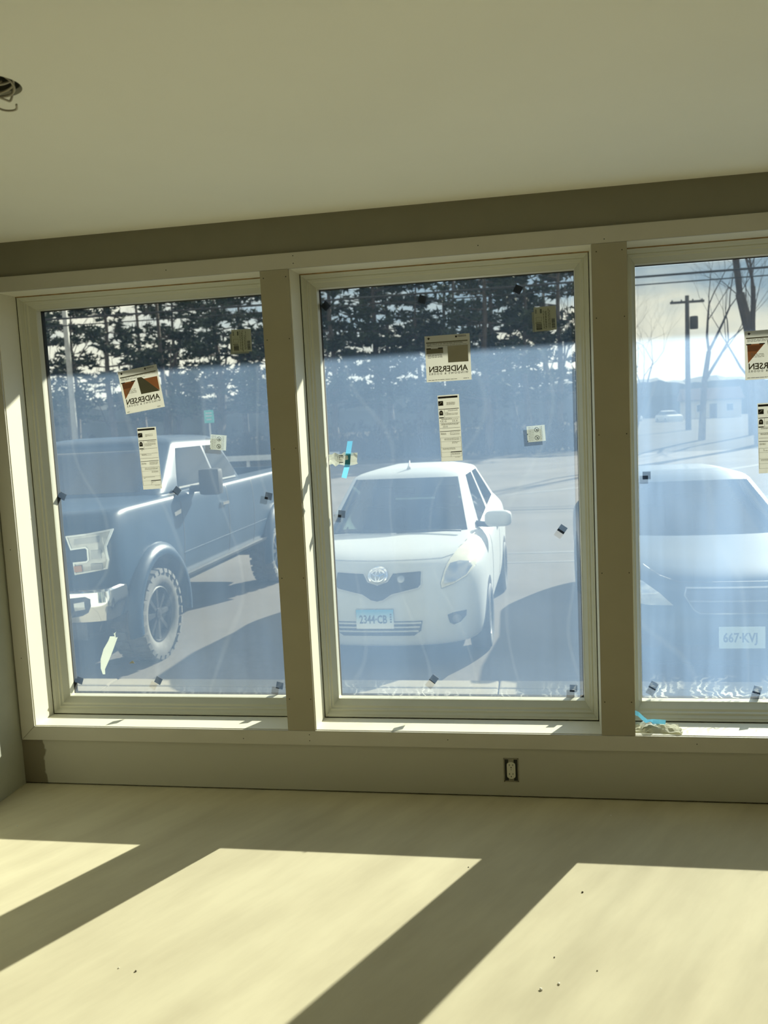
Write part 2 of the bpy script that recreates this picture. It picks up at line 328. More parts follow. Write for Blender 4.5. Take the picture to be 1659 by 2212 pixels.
w = empty('wall_front', (0, 0, 0)); tag(w, 'window wall with three tall windows, khaki above and primed below', kind='structure')
def wpart(name, m, *b): return boxo(name, *b, m, w)
wpart('upper_wall', M_khaki, XL-0.15, XR+0.15, 0.0, YO, ZH+0.02, ZC+0.2)
wpart('lower_wall', M_lower, XL-0.15, XR+0.15, 0.0, YO, 0.007, ZS-0.02)
wpart('lower_cavity', M_dark, XL-0.15, XR+0.15, 0.012, YO, -0.45, 0.007)
wpart('left_pier', M_khaki, XL-0.15, WINS[0][0]-0.02, 0.0, YO, ZS-0.02, ZH+0.02)
wpart('right_pier', M_khaki, WINS[3][1]+0.02, XR+0.15, 0.0, YO, ZS-0.02, ZH+0.02)
for a, b in ((WINS[0][1], WINS[1][0]), (WINS[1][1], WINS[2][0]), (WINS[2][1], WINS[3][0])):
    wpart('mullion_post', M_khaki, a+0.012, b-0.012, 0.004, YO, ZS-0.02, ZH+0.02)
tag(boxo('wall_left', XL-0.15, XL, YB, 0.0, 0.0, ZC, M_leftw), 'pale side wall beside the left window with a strip of sun', kind='structure')
tag(boxo('wall_right', XR, XR+0.15, YB, 0.0, 0.0, ZC, M_left), 'pale side wall', kind='structure')
tag(boxo('wall_back', XL, XR, YB-0.15, YB, 0.0, ZC, M_left), 'pale wall behind', kind='structure')

# casing boards, mitred at the corners
def mitre_board(name, pts, label):
    bm = bmesh.new(); prism(bm, pts, 'y', -0.012, 0.0)
    bmesh.ops.bevel(bm, geom=[e for e in bm.edges if all(v.co.y < -0.01 for v in e.verts)], offset=0.0018, segments=2, affect='EDGES')
    return tag(obj(name, bm, M_trim, smooth=30), label, kind='structure')
cxo, cxi, czt, czti, czb, czbi = -2.371, -2.303, 2.294, 2.2305, 0.2148, 0.2790
g = 0.0006
mitre_board('trim_1', [(cxo, czt), (XR-0.33, czt), (XR-0.33, czti), (cxi+g, czti)], 'long white casing board over the three windows')
mitre_board('trim_2', [(cxi+g, czbi), (XR-0.33, czbi), (XR-0.33, czb), (cxo+g, czb)], 'long white casing board under the window sills')
mitre_board('trim_3', [(cxo, czt-g), (cxi, czti-g), (cxi, czbi+g), (cxo, czb+g)], 'white upright casing board left of the left window')
for i, (a, b, l) in enumerate(((WINS[0][1], WINS[1][0], 'upright board between the left and middle windows'), (WINS[1][1], WINS[2][0], 'upright board between the middle and right windows'), (WINS[2][1], WINS[3][0], 'upright board right of the right window'))):
    t_ = tag(boxo('trim_%d' % (4+i), a-0.001, b+0.001 - (0.004 if i == 0 else 0.0), -0.0105, 0.004, czbi+g, czti-g, M_mull, bev=0.0012), l, kind='structure')
# little nail holes in the trim
bm = bmesh.new()
for x, z in [(-2.335, 0.6), (-2.338, 1.1), (-2.335, 1.7), (-1.08, 0.42), (-0.985, 0.42), (-1.08, 0.95), (-0.985, 0.95), (-1.08, 1.5), (-0.985, 1.5), (-1.08, 1.95), (-0.985, 1.95), (-1.08, 2.2), (-0.985, 2.2),
             (0.245, 0.42), (0.35, 0.42), (0.245, 0.95), (0.35, 0.95), (0.245, 1.5), (0.35, 1.5), (0.245, 1.95), (0.35, 1.95), (0.25, 2.2), (0.345, 2.2), (-1.5, 2.265), (-0.95, 2.25), (-0.95, 2.28), (-0.2, 2.26), (0.28, 2.245), (-1.3, 0.24), (-1.0, 0.262), (-1.0, 0.235), (-0.4, 0.25), (0.6, 0.25)]:
    lathe(bm, [(-0.0124, 0.0001), (-0.0124, 0.0022), (-0.0108, 0.0022)], 'y', 8, (x, 0, z), closed=False)
tag(obj('nail_holes', bm, M_dark, bpy.data.objects['trim_2']), kind='stuff')

# frame swept along a rectangle with mitred corners
def frame_sweep(x0, x1, z0, z1, mx_, mz0, mz1, prof, mi_of):
    """prof: (s, y), s=0 at the opening edge and 1 at the glass edge; margins mx_ (sides), mz0 (bottom), mz1 (top)"""
    bm = bmesh.new(); rows = []
    for s, y in prof:
        xa, xb, za, zb = x0+mx_*s, x1-mx_*s, z0+mz0*s, z1-mz1*s
        rows.append([bm.verts.new(p) for p in ((xa, y, za), (xb, y, za), (xb, y, zb), (xa, y, zb))])
    for i, (a, b) in enumerate(zip(rows, rows[1:])):
        for k in range(4):
            f = bm.faces.new((a[k], b[k], b[(k+1) % 4], a[(k+1) % 4])); f.material_index = mi_of(i)
    bmesh.ops.recalc_face_normals(bm, faces=bm.faces[:])
    return bm
PROF = [(0.0, 0.200), (0.0, 0.172), (0.05, 0.172), (0.05, 0.151), (0.09, 0.149), (0.16, 0.155), (0.22, 0.157), (0.36, 0.172), (0.42, 0.1715),
        (0.47, 0.174), (0.52, 0.183), (0.64, 0.187), (0.78, 0.202), (0.93, 0.217), (0.945, 0.2165)]
BEAD = [(0.945, 0.2165), (0.955, 0.217), (0.98, 0.226), (1.0, 0.2515)]
SPACER = [(1.0, 0.2515), (1.0, 0.2845), (0.97, 0.288)]
OUTER = [(0.97, 0.288), (0.80, 0.302), (0.2, 0.310), (0.2, 0.335), (-0.4, 0.335), (-0.4, 0.300)]
films = [film_mat('film_left', 0.085, 0.006, 0.1), film_mat('film_middle', 0.122, 0.006, 0.45), film_mat('film_right', 0.178, 0.025, 1.0), film_mat('film_far', 0.15, 0.02, 1.0)]  # veil amount raised towards the right window to imitate sunlight scattered forward
dusty = [film_mat('dusty_glass_left', 0.080, 0.006, 0.0, False), film_mat('dusty_glass_middle', 0.118, 0.006, 0.0, False), film_mat('dusty_glass_right', 0.17, 0.02, 0.0, False), film_mat('dusty_glass_far', 0.15, 0.02, 0.0, False)]  # dust layer on the pane, its amount also stepped up for the sun haze
for i, (xa, xb) in enumerate(WINS):
    wd = empty('window_%d' % (i+1), ((xa+xb)/2, 0, ZS))
    tag(wd, ['left fixed window, pickup truck seen through it', 'middle fixed window, small white car seen through it', 'right fixed window, dark sedan seen through it', 'unseen fixed window added past the right one to brighten the room'][i], kind='structure')
    wd.location = (0, 0, 0)
    dz = 0.0015
    boxo('side_jamb', xa-0.018, xa, 0.0, 0.150, ZS, ZH, M_jamb, wd)
    boxo('side_jamb', xb, xb+0.018 if i == 3 else xb+0.012, 0.0, 0.150, ZS, ZH, M_jamb, wd)
    boxo('head_jamb', xa-0.018, xb+0.012, 0.001, 0.146, ZH, ZH+0.018, M_jamb, wd)
    boxo('sill_board', xa-0.018, xb+0.012, 0.001, 0.150, ZS-0.018, ZS, M_jamb, wd)
    boxo('wood_strip', xa+0.001, xb-0.001, 0.1462, 0.160, ZH-0.0045, ZH+0.018, M_gap, wd)
    fr = frame_sweep(xa, xb, ZS, ZH, 0.0565, 0.070, 0.056, PROF, lambda k: 0); obj('frame', fr, M_vinyl, wd)
    bd = frame_sweep(xa, xb, ZS, ZH, 0.0565, 0.070, 0.056, BEAD, lambda k: 0); obj('glazing_bead', bd, M_bead, wd)
    bd = frame_sweep(xa, xb, ZS, ZH, 0.0565, 0.070, 0.056, SPACER, lambda k: 0); obj('glass_spacer', bd, M_dark, wd)
    bd = frame_sweep(xa, xb, ZS, ZH, 0.0565, 0.070, 0.056, OUTER, lambda k: 0); obj('outer_frame', bd, M_side_frame, wd)
    ga, gb, gz0, gz1 = xa+0.0565, xb-0.0565, ZS+0.070, ZH-0.056
    bm = bmesh.new(); box(bm, ga-0.004, gb+0.004, 0.2835, 0.2870, gz0-0.004, gz1+0.004)
    for f in bm.faces: f.material_index = 1 if f.calc_center_median().y < 0.2836 else 0
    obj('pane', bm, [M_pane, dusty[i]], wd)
    bm = bmesh.new(); fz1 = gz1-0.008; fx0 = ga+0.005; fx1 = gb-(0.013 if i == 1 else 0.006)
    vv = [bm.verts.new(p) for p in ((fx0, YG, gz0+0.001), (fx1, YG, gz0+0.001), (fx1, YG, fz1), (fx0, YG, fz1))]
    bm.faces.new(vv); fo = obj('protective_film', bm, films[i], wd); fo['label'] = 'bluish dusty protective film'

# ------------------------------------------------------------------ outside shell: overhang, wall face
OVY = 1.75; OVZ = 1.874 + math.tan(R(SUN_EL))/math.cos(R(SUN_AZ))*(OVY-0.268)
tag(boxo('roof_overhang', -9, 11, 0.34, OVY, OVZ, OVZ+0.25, mat('soffit', (0.7, 0.68, 0.6), 0.8, noise_amt=0.05)), 'porch roof overhang outside above the windows', kind='structure')
M_side = mat('outer_siding', (0.45, 0.45, 0.42), 0.8, noise_amt=0.08)
e_ = empty('exterior_wall', (0, 0.337, 0)); tag(e_, 'outer face of the building around the windows', kind='structure')
boxo('siding', -9, 11, 0.0, 0.05, ZH+0.045-0.0, OVZ, M_side, e_); boxo('siding', -9, 11, 0.0, 0.05, -0.5, ZS-0.03, M_side, e_)
boxo('siding', -9, WINS[0][0]-0.03, 0.0, 0.05, ZS-0.03, ZH+0.045, M_side, e_); boxo('siding', WINS[3][1]+0.03, 11, 0.0, 0.05, ZS-0.03, ZH+0.045, M_side, e_)

# ================================================================== STICKERS, PADS, TAPE
def sheet(name, cx, cz, w_, h_, rot, y, m, label, cat, th=0.0006, group=None):
    e = empty(name, (cx, y, cz)); e.rotation_euler = (0, -R(rot), 0)
    tag(e, label, cat, group)
    bm = bmesh.new(); box(bm, -w_/2, w_/2, 0, th, -h_/2, h_/2); obj('paper_sheet', bm, m, e)
    return e
def ink(e, w_, h_, name, m, polys=(), texts=(), y=-0.0004):
    bm = bmesh.new()
    for pl in polys:   # u,v from the top-left corner, 0..1
        vv = [bm.verts.new((-w_/2+u*w_, y, h_/2-v*h_)) for u, v in pl]
        try: bm.faces.new(vv)
        except ValueError: pass
    for (s, size, u, v, width, kw) in texts:
        add_text(bm, s, size*h_, -w_/2+u*w_, h_/2-v*h_, y, mirror=True, width=(width*w_ if width else None), **kw)
    o = obj(name, bm, m, e)
    if len(polys) > 1 or texts: o['kind'] = 'stuff'
    return o
def rc(u0, v0, u1, v1): return [(u0, v0), (u1, v0), (u1, v1), (u0, v1)]
def fine(u0, u1, v0, v1, n, rnd, fill=0.5, jag=0.35):
    out = []
    for k in range(n):
        v = v0+(v1-v0)*k/n; hh = (v1-v0)/n*fill; u = u0
        while u < u1-0.01:
            l = min(u1-u, rnd.uniform(0.03, 0.11)); out.append(rc(u, v, u+l, v+hh)); u += l+rnd.uniform(0.008, 0.018)
            if rnd.random() < 0.06*jag*3: break
    return out
rnd = random.Random(3)
def big_sticker(cx, cz, rot, colored, label):
    W_, H_ = 0.194, 0.196
    e = sheet('window_sticker', cx, cz, W_, H_, rot, 0.2475, M_paper, label, 'sticker')
    if colored:
        ink(e, W_, H_, 'triangle', M_ora, [[(0.56, 0.27), (0.96, 0.27), (0.96, 0.60)]], y=-0.0004)
        ink(e, W_, H_, 'grey_triangle', M_inkd, [[(0.45, 0.22), (0.57, 0.22), (0.96, 0.61), (0.48, 0.61)]], y=-0.0005)
        ink(e, W_, H_, 'triangle', M_ora, [[(0.05, 0.27), (0.40, 0.27), (0.06, 0.66)]], y=-0.0004)
        ink(e, W_, H_, 'dark_triangle', M_orad, [[(0.05, 0.30), (0.37, 0.30), (0.235, 0.42), (0.055, 0.42)]], y=-0.0007)
        ink(e, W_, H_, 'print_lines', M_inkg, fine(0.12, 0.38, 0.45, 0.56, 4, rnd, 0.35), y=-0.0009)
    else:
        ink(e, W_, H_, 'grey_panel', M_inkg, [rc(0.50, 0.24, 0.95, 0.60)], y=-0.0004)
        ink(e, W_, H_, 'grey_panel', M_inkd, [rc(0.03, 0.28, 0.40, 0.385)], y=-0.0005)
        ink(e, W_, H_, 'print_lines', M_inkb, fine(0.05, 0.38, 0.41, 0.49, 4, rnd, 0.4), y=-0.0007)
    ink(e, W_, H_, 'header_bar', M_inkd, [rc(0.03, 0.135, 0.95, 0.162)], y=-0.0006)
    ink(e, W_, H_, 'print_lines', M_inkb, fine(0.05, 0.93, 0.172, 0.235, 4, rnd, 0.4) + fine(0.04, 0.68, 0.955, 0.968, 1, rnd, 0.8) + fine(0.82, 0.94, 0.955, 0.968, 1, rnd, 0.8), y=-0.0008)
    ink(e, W_, H_, 'arrow', M_ink, [[(0.09, 0.03), (0.13, 0.062), (0.105, 0.062), (0.105, 0.082), (0.075, 0.082), (0.075, 0.062), (0.05, 0.062)], rc(0.68, 0.03, 0.72, 0.07),
        rc(0.03, 0.265, 0.13, 0.288), rc(0.29, 0.265, 0.40, 0.288)], [('ANDERSEN', 0.055, 0.83, 0.045, 0.19, {})], y=-0.0010)
    ink(e, W_, H_, 'lettering', M_inkb, [], [('ANDERSEN', 0.175, 0.50, 0.735, 0.86, dict(bold=0.0008)), ('WINDOWS & DOORS', 0.062, 0.50, 0.83, 0.87, dict(space=1.5, bold=0.0002))], y=-0.0008)
    return e
big_sticker(-1.775, 1.792, 4.5+3, True, 'square paper sticker with orange triangles, tilted, on the left window')
big_sticker(-0.36, 1.85, -2.5+3, False, 'square grey and cream paper sticker on the middle window')
big_sticker(0.942, 1.788, -2.0+3, True, 'square paper sticker with orange triangles on the right window')
def tall_sticker(cx, cz, rot, label, nums):
    W_, H_ = 0.093, 0.286
    e = sheet('rating_label', cx, cz, W_, H_, rot, 0.2475, M_paper, label, 'label')
    ink(e, W_, H_, 'header_bar', M_ink, [rc(0.02, 0.018, 0.93, 0.048), rc(0.02, 0.085, 0.25, 0.155), rc(0.02, 0.33, 0.24, 0.345), rc(0.47, 0.855, 0.98, 0.868)], y=-0.0005)
    ink(e, W_, H_, 'rule_lines', M_inkb, [rc(0.02, 0.205, 0.96, 0.214), rc(0.02, 0.54, 0.97, 0.548), rc(0.02, 0.34, 0.97, 0.344), rc(0.02, 0.42, 0.97, 0.4235), rc(0.02, 0.495, 0.97, 0.499),
        rc(0.27, 0.214, 0.28, 0.34), rc(0.02, 0.64, 0.98, 0.643), rc(0.02, 0.70, 0.98, 0.7025), rc(0.02, 0.79, 0.98, 0.7925), rc(0.02, 0.86, 0.47, 0.8625), rc(0.02, 0.93, 0.98, 0.9325), rc(0.02, 0.64, 0.03, 0.93), rc(0.97, 0.64, 0.98, 0.93), rc(0.47, 0.86, 0.48, 0.93)], y=-0.0006)
    ink(e, W_, H_, 'print_lines', M_inkg, fine(0.40, 0.80, 0.11, 0.155, 5, rnd, 0.5) + fine(0.32, 0.9, 0.26, 0.31, 3, rnd, 0.4) + fine(0.12, 0.9, 0.352, 0.375, 2, rnd, 0.5) + fine(0.1, 0.9, 0.43, 0.455, 2, rnd, 0.5)
        + fine(0.05, 0.3, 0.57, 0.60, 2, rnd, 0.5) + fine(0.48, 0.92, 0.56, 0.61, 4, rnd, 0.4) + fine(0.2, 0.9, 0.655, 0.69, 2, rnd, 0.4) + fine(0.55, 0.9, 0.71, 0.74, 2, rnd, 0.4) + fine(0.1, 0.7, 0.80, 0.83, 2, rnd, 0.4) + fine(0.5, 0.9, 0.88, 0.91, 2, rnd, 0.4) + fine(0.65, 0.9, 0.94, 0.95, 1, rnd, 0.6), y=-0.0007)
    arc = [(0.04, 0.30), (0.04, 0.26), (0.06, 0.24), (0.10, 0.228), (0.16, 0.228), (0.20, 0.24), (0.22, 0.26), (0.22, 0.30)]
    ink(e, W_, H_, 'arch_symbol', M_ink, [arc], y=-0.0006)
    ink(e, W_, H_, 'arch_symbol', M_paper, [[(0.13+0.045*math.cos(k*0.628), 0.262+0.016*math.sin(k*0.628)) for k in range(10)], [(0.05, 0.135), (0.12, 0.105), (0.20, 0.095), (0.20, 0.105), (0.13, 0.118), (0.06, 0.142)]], y=-0.0009)
    ink(e, W_, H_, 'lettering', M_inkb, [], [('ANDERSEN', 0.03, 0.68, 0.235, 0.45, {})] + nums, y=-0.0008)
    return e
tall_sticker(-1.76, 1.475, -1.4+3, 'tall narrow paper rating label on the left window', [])
ink(tall_sticker(-0.363, 1.55, -1.8+3, 'tall narrow paper rating label on the middle window', []), 0.093, 0.286, 'lettering', M_inkb, [], [('0.27', 0.038, 0.20, 0.395, 0.30, {}), ('0.32', 0.038, 0.74, 0.395, 0.24, {}), ('0.55', 0.038, 0.28, 0.475, 0.22, {})], y=-0.0008)
tall_sticker(0.942, 1.45, 1.0, 'tall narrow paper rating label at the right window, partly outside the photo', [])
def barcode_label(cx, cz, rot, label, skew):
    W_, H_ = 0.092, 0.100; y = 0.2805
    e = sheet('barcode_label', cx, cz, W_, H_, rot, y, M_kraft, label, 'label')
    bm = bmesh.new(); box(bm, -W_/2-0.009, W_/2-0.014, 0.0008, 0.0014, -H_/2-0.008+skew, H_/2-0.018); obj('backing_sheet', bm, mat('dark_backing_paper', (0.30, 0.30, 0.24), 0.9, noise_amt=0.05), e)  # darker second sheet showing past the label edge
    bars = []
    for k in range(11): bars.append(rc(0.08, 0.70+0.024*k, 0.34, 0.70+0.024*k+rnd.uniform(0.008, 0.018)))
    for k in range(9): bars.append(rc(0.78, 0.52+0.045*k, 0.93, 0.52+0.045*k+rnd.uniform(0.015, 0.034)))
    for k in range(6): bars.append(rc(0.28, 0.09+0.03*k, 0.36, 0.09+0.03*k+0.022)); 
    for k in range(5): bars.append(rc(0.05, 0.10+0.035*k, 0.13, 0.10+0.035*k+0.016))
    ink(e, W_, H_, 'barcode', M_ink, bars, y=-0.0004)
    ln = []
    for u in (0.42, 0.50, 0.54, 0.64, 0.70):
        v = rnd.uniform(0.05, 0.3)
        while v < 0.9: l = rnd.uniform(0.03, 0.12); ln.append(rc(u, v, u+0.022, v+l)); v += l+0.02
    ln += [rc(0.08, 0.42, 0.34, 0.427), rc(0.08, 0.58, 0.34, 0.587), rc(0.08, 0.42, 0.09, 0.587), rc(0.33, 0.42, 0.34, 0.587), rc(0.05, 0.64, 0.32, 0.665)]
    ink(e, W_, H_, 'print_lines', M_inkb, ln, y=-0.0004); return e
barcode_label(-1.29, 1.985, -2.5+2, 'cream barcode label at the top right of the left window', 0)
barcode_label(0.055, 1.992, 1.5, 'cream barcode label at the top right of the middle window', 0.006)
def circle_label(cx, cz, rot, label):
    W_, H_ = 0.077, 0.069
    e = sheet('warning_label', cx, cz, W_, H_, rot, 0.2805, M_paperw, label, 'label')
    ps = []
    for cv in (0.26, 0.76):
        n = 20
        for k in range(n):
            a, b = 2*math.pi*k/n, 2*math.pi*(k+1)/n
            ps.append([(0.54+0.135*math.cos(a), cv+0.15*math.sin(a)), (0.54+0.135*math.cos(b), cv+0.15*math.sin(b)), (0.54+0.105*math.cos(b), cv+0.117*math.sin(b)), (0.54+0.105*math.cos(a), cv+0.117*math.sin(a))])
        ps += [[(0.45, cv-0.10), (0.47, cv-0.12), (0.64, cv+0.09), (0.62, cv+0.11)], [(0.52, cv+0.0), (0.58, cv-0.05), (0.60, cv-0.02), (0.55, cv+0.04)], rc(0.50, cv+0.03, 0.57, cv+0.07)]
    ps += [rc(0.0, 0.46, 0.05, 0.54), rc(0.0, 0.9, 0.04, 0.98)]
    ink(e, W_, H_, 'pictogram', M_inkb, ps, y=-0.0004)
    ln = []
    for u in (0.10, 0.15, 0.20, 0.27, 0.34, 0.72, 0.78, 0.83):
        v = 0.06
        while v < 0.92: l = rnd.uniform(0.04, 0.12); ln.append(rc(u, v, u+0.018, min(v+l, 0.95))); v += l+0.03
    ink(e, W_, H_, 'print_lines', M_inkg, ln, y=-0.0004); return e
circle_label(-1.434, 1.533, -8.6+2, 'small white label with two round pictograms on the left window')
circle_label(0.003, 1.509, 1.8+1, 'small white label with two round pictograms on the middle window')

PADS = [(-2.234, 1.311, 28, 'left window, halfway up its left edge'), (-1.652, 1.318, 42, 'left window, beside the truck mirror'), (-1.210, 1.278, 14, 'left window, halfway up by the upright board'),
        (-2.229, 0.405, 20, 'left window, bottom left corner'), (-1.818, 0.407, 30, 'left window, middle of its bottom edge'), (-1.214, 0.386, 12, 'left window, bottom right corner'),
        (-0.893, 2.110, 45, 'middle window, top left corner'), (-0.464, 2.108, 18, 'middle window, middle of its top edge'), (-0.055, 2.121, 28, 'middle window, top right corner'),
        (-0.872, 1.186, 8, 'middle window, over the white car windscreen'), (0.103, 1.092, 36, 'middle window, right of the white car mirror'), (-0.485, 0.421, 38, 'middle window, middle of its bottom edge'),
        (0.133, 0.382, 2, 'middle window, bottom right corner'), (0.458, 1.312, 0, 'right window, halfway up its left edge'), (0.473, 0.397, 30, 'right window, bottom left corner'), (0.898, 0.380, 15, 'right window, middle of its bottom edge')]
for k, (x, z, r, l) in enumerate(PADS):
    bm = bmesh.new(); box(bm, -0.0165, 0.0165, 0, 0.003, -0.0165, 0.0165, 0, 0.0006); p = obj('spacer_pad', bm, M_black)
    p.location = (x, 0.2800, z); p.rotation_euler = (0, R(r), 0)
    a, b = l.split(', ', 1)
    tag(p, 'small black pad on the ' + a + ', ' + b, 'pad', 'black spacer pads on the window panes')

# crumpled paper packet held by blue tape
def crumple(bm, L_, H_, D_, nx, nz, seed, ends=1.0):
    g_ = []; rr = random.Random(seed)
    for i in range(nx+1):
        u = i/nx; row = []
        hh = H_*(0.80+0.2*math.cos((u-0.5)*2.6)) * (1+rr.uniform(-0.12, 0.12)) if 0.12 < u < 0.88 else H_*rr.uniform(0.75, 1.1)*ends
        for j in range(nz+1):
            v = j/nz-0.5
            d = D_*(math.cos(v*math.pi)**0.6)*(0.5+0.5*math.sin(math.pi*u)) + rr.uniform(-1, 1)*D_*0.28
            row.append(bm.verts.new(((u-0.5)*L_ + rr.uniform(-1, 1)*L_*0.018, -abs(d), v*hh + rr.uniform(-1, 1)*H_*0.05)))
        g_.append(row)
    for i in range(nx):
        for j in range(nz):
            bm.faces.new((g_[i][j], g_[i+1][j], g_[i+1][j+1], g_[i][j+1]))
    bmesh.ops.triangulate(bm, faces=bm.faces[:])
    r_ = bmesh.ops.solidify(bm, geom=bm.faces[:], thickness=0.0006)
pk = empty('crumpled_packet', (-0.843, 0.2475, 1.435)); tag(pk, 'crumpled white paper packet taped to the middle window', 'packet')
bm = bmesh.new(); crumple(bm, 0.128, 0.056, 0.020, 9, 4, 8, 1.05); obj('paper_wrap', bm, M_paperw, pk)
bm = bmesh.new()
for k in range(5): prism(bm, [(-0.018, 0.016-0.0075*k), (0.002, 0.018-0.0075*k), (0.002, 0.0145-0.0075*k), (-0.018, 0.0125-0.0075*k)], 'y', -0.0150, -0.0146)
for k in range(3): prism(bm, [(-0.024, 0.012-0.009*k), (-0.021, 0.013-0.009*k), (-0.022, 0.006-0.009*k)], 'y', -0.0150, -0.0146)
obj('printed_strokes', bm, M_ink, pk)
tp = empty('blue_tape', (-0.826, 0.2315, 1.435)); tag(tp, 'strip of light blue masking tape over the crumpled packet', 'tape')
bm = bmesh.new()
def strip(bm, P, w_, y_of, th=0.0004):
    pts = []
    for (x, z), (dx, dz_) in P: pts.append(((x-dx*w_/2, z-dz_*w_/2), (x+dx*w_/2, z+dz_*w_/2)))
    for i in range(len(pts)-1):
        (a, b), (c, d) = pts[i], pts[i+1]; ya, yb = y_of(i), y_of(i+1)
        q = [bm.verts.new((a[0], ya, a[1])), bm.verts.new((b[0], ya, b[1])), bm.verts.new((d[0], yb, d[1])), bm.verts.new((c[0], yb, c[1]))]
        bm.faces.new(q)
    bmesh.ops.remove_doubles(bm, verts=bm.verts[:], dist=0.00005)
strip(bm, [((0.0175, 0.078), (1, -0.02)), ((0.010, 0.024), (1, -0.05))], 0.0235, lambda i: [0.016, -0.0015][i]); obj('tape_strip', bm, M_tape, tp)
bm = bmesh.new(); strip(bm, [((0.010, 0.024), (1, -0.05)), ((0.004, -0.024), (1, -0.15))], 0.0235, lambda i: -0.0015); o_t = obj('tape_strip', bm, M_taped, tp); o_t['label'] = 'darker part of the tape over the packet'
bm = bmesh.new(); strip(bm, [((0.004, -0.024), (0.97, -0.2)), ((-0.019, -0.084), (0.97, -0.22))], 0.0235, lambda i: [-0.0015, 0.016][i]); obj('tape_strip', bm, M_tape, tp)

# torn film residue low on the left window
bm = bmesh.new()
prism(bm, [(0.046, 0.105), (0.035, 0.095), (0.036, 0.082), (0.020, 0.082), (0.010, 0.060), (-0.014, 0.020), (-0.034, -0.030), (-0.043, -0.075), (-0.042, -0.105), (-0.034, -0.104), (-0.030, -0.080), (-0.012, -0.045), (0.012, 0.005), (0.030, 0.045), (0.045, 0.078), (0.038, 0.076), (0.040, 0.096)], 'y', -0.0008, 0.0)
for v in bm.verts:
    q = v.co.x - 0.42*v.co.z; v.co.x += q*0.55; v.co.y += 0.003*noise.noise(v.co*40)-0.002
t_ = obj('torn_film', bm, M_torn); t_.location = (-2.043, 0.2480, 0.552); tag(t_, 'torn white strip of peeled film low on the left window', 'film scrap')
bm = bmesh.new(); prism(bm, [(-0.016, -0.006), (0.014, -0.006), (0.004, 0.008)], 'y', -0.0006, 0.0)
t_ = obj('film_fleck', bm, mat('film_fleck_grey', (0.4, 0.42, 0.42), 0.8, noise_amt=0.1)); t_.location = (-1.93, 0.2490, 0.507); tag(t_, 'tiny triangular film fleck beside the torn strip', 'film scrap')

# plastic scrap with blue tape lying on the right sill
sc_ = empty('plastic_scrap', (0.465, 0.085, ZS)); tag(sc_, 'crumpled clear plastic scrap lying on the right window sill', 'plastic')
def lying(bm, x0, x1, y0, y1, zf, nx, ny, seed, skew=0.0):
    rr = random.Random(seed); g_ = []
    for i in range(nx+1):
        row = []
        for j in range(ny+1):
            u, v = i/nx, j/ny
            row.append(bm.verts.new((x0+(x1-x0)*u + rr.uniform(-.004, .004), y0+(y1-y0)*v+skew*u + rr.uniform(-.004, .004), max(0.0012, zf(u, v)+rr.uniform(-0.004, 0.004)))))
        g_.append(row)
    for i in range(nx):
        for j in range(ny): bm.faces.new((g_[i][j], g_[i+1][j], g_[i+1][j+1], g_[i][j+1]))
    bmesh.ops.triangulate(bm, faces=bm.faces[:]); bmesh.ops.solidify(bm, geom=bm.faces[:], thickness=0.0006)
bm = bmesh.new(); lying(bm, -0.098, 0.085, -0.055, 0.045, lambda u, v: 0.016*math.sin(math.pi*u)*math.sin(math.pi*v)+0.004, 14, 7, 4, -0.02); obj('plastic_sheet', bm, M_plas, sc_)
bm = bmesh.new(); lying(bm, -0.075, 0.0, -0.045, 0.02, lambda u, v: 0.022*math.sin(math.pi*u)+0.006, 7, 5, 9); obj('plastic_fold', bm, M_paperw, sc_)
tp2 = empty('sill_tape', (0.405, 0.085, ZS)); tag(tp2, 'curled strip of light blue tape on the plastic scrap', 'tape')
bm = bmesh.new(); pts = [(-0.038, 0.03, 0.052), (-0.018, 0.025, 0.045), (0.000, 0.0, 0.033), (0.012, -0.012, 0.026), (0.035, -0.012, 0.028), (0.06, -0.012, 0.027), (0.085, -0.015, 0.026)]
prev = None
for p_ in pts:
    a = bm.verts.new((p_[0], p_[1]-0.008, p_[2]-0.004)); b = bm.verts.new((p_[0]+0.004, p_[1]+0.006, p_[2]+0.010))
    if prev: bm.faces.new((prev[0], a, b, prev[1]))
    prev = (a, b)
obj('tape_strip', bm, M_tape, tp2)

# ------------------------------------------------------------------ outlet
out = empty('electrical_outlet', (-0.1405, 0.0, 0.1195)); tag(out, 'white duplex power outlet without cover plate, set low in the wall', 'outlet')
M_metal = mat('zinc_box_metal', (0.30, 0.28, 0.22), 0.5, 0.6, noise_amt=0.2, noise_scale=60)
bm = bmesh.new()
for q in [(-0.0305, 0.0305, 0.046, 0.0515), (-0.0305, 0.0305, -0.0515, -0.046), (-0.0315, -0.0265, -0.0515, 0.0515), (0.0265, 0.0315, -0.0515, 0.0515)]: box(bm, q[0], q[1], -0.0014, -0.0002, q[2], q[3])
obj('mud_ring', bm, M_metal, out)
bm = bmesh.new(); box(bm, -0.027, 0.027, -0.0008, -0.0002, -0.047, 0.047); obj('box_opening', bm, M_dark, out)
bm = bmesh.new(); box(bm, -0.011, 0.011, -0.0022, -0.0010, 0.034, 0.050); obj('mounting_tab', bm, M_metal, out); bm = bmesh.new(); box(bm, -0.011, 0.011, -0.0022, -0.0010, -0.050, -0.034); obj('mounting_tab', bm, M_metal, out)
M_rec = mat('outlet_plastic', (0.66, 0.64, 0.54), 0.4, noise_amt=0.02)
ol = []
for k in range(24):
    a = 2*math.pi*k/24; x = 0.0175*max(-1, min(1, 1.35*math.cos(a))); z = 0.0365*math.copysign(abs(math.sin(a))**0.75, math.sin(a))
    ol.append((x, z))
bm = bmesh.new(); prism(bm, ol, 'y', -0.0062, -0.0022); rec = obj('receptacle', bm, M_rec, out)
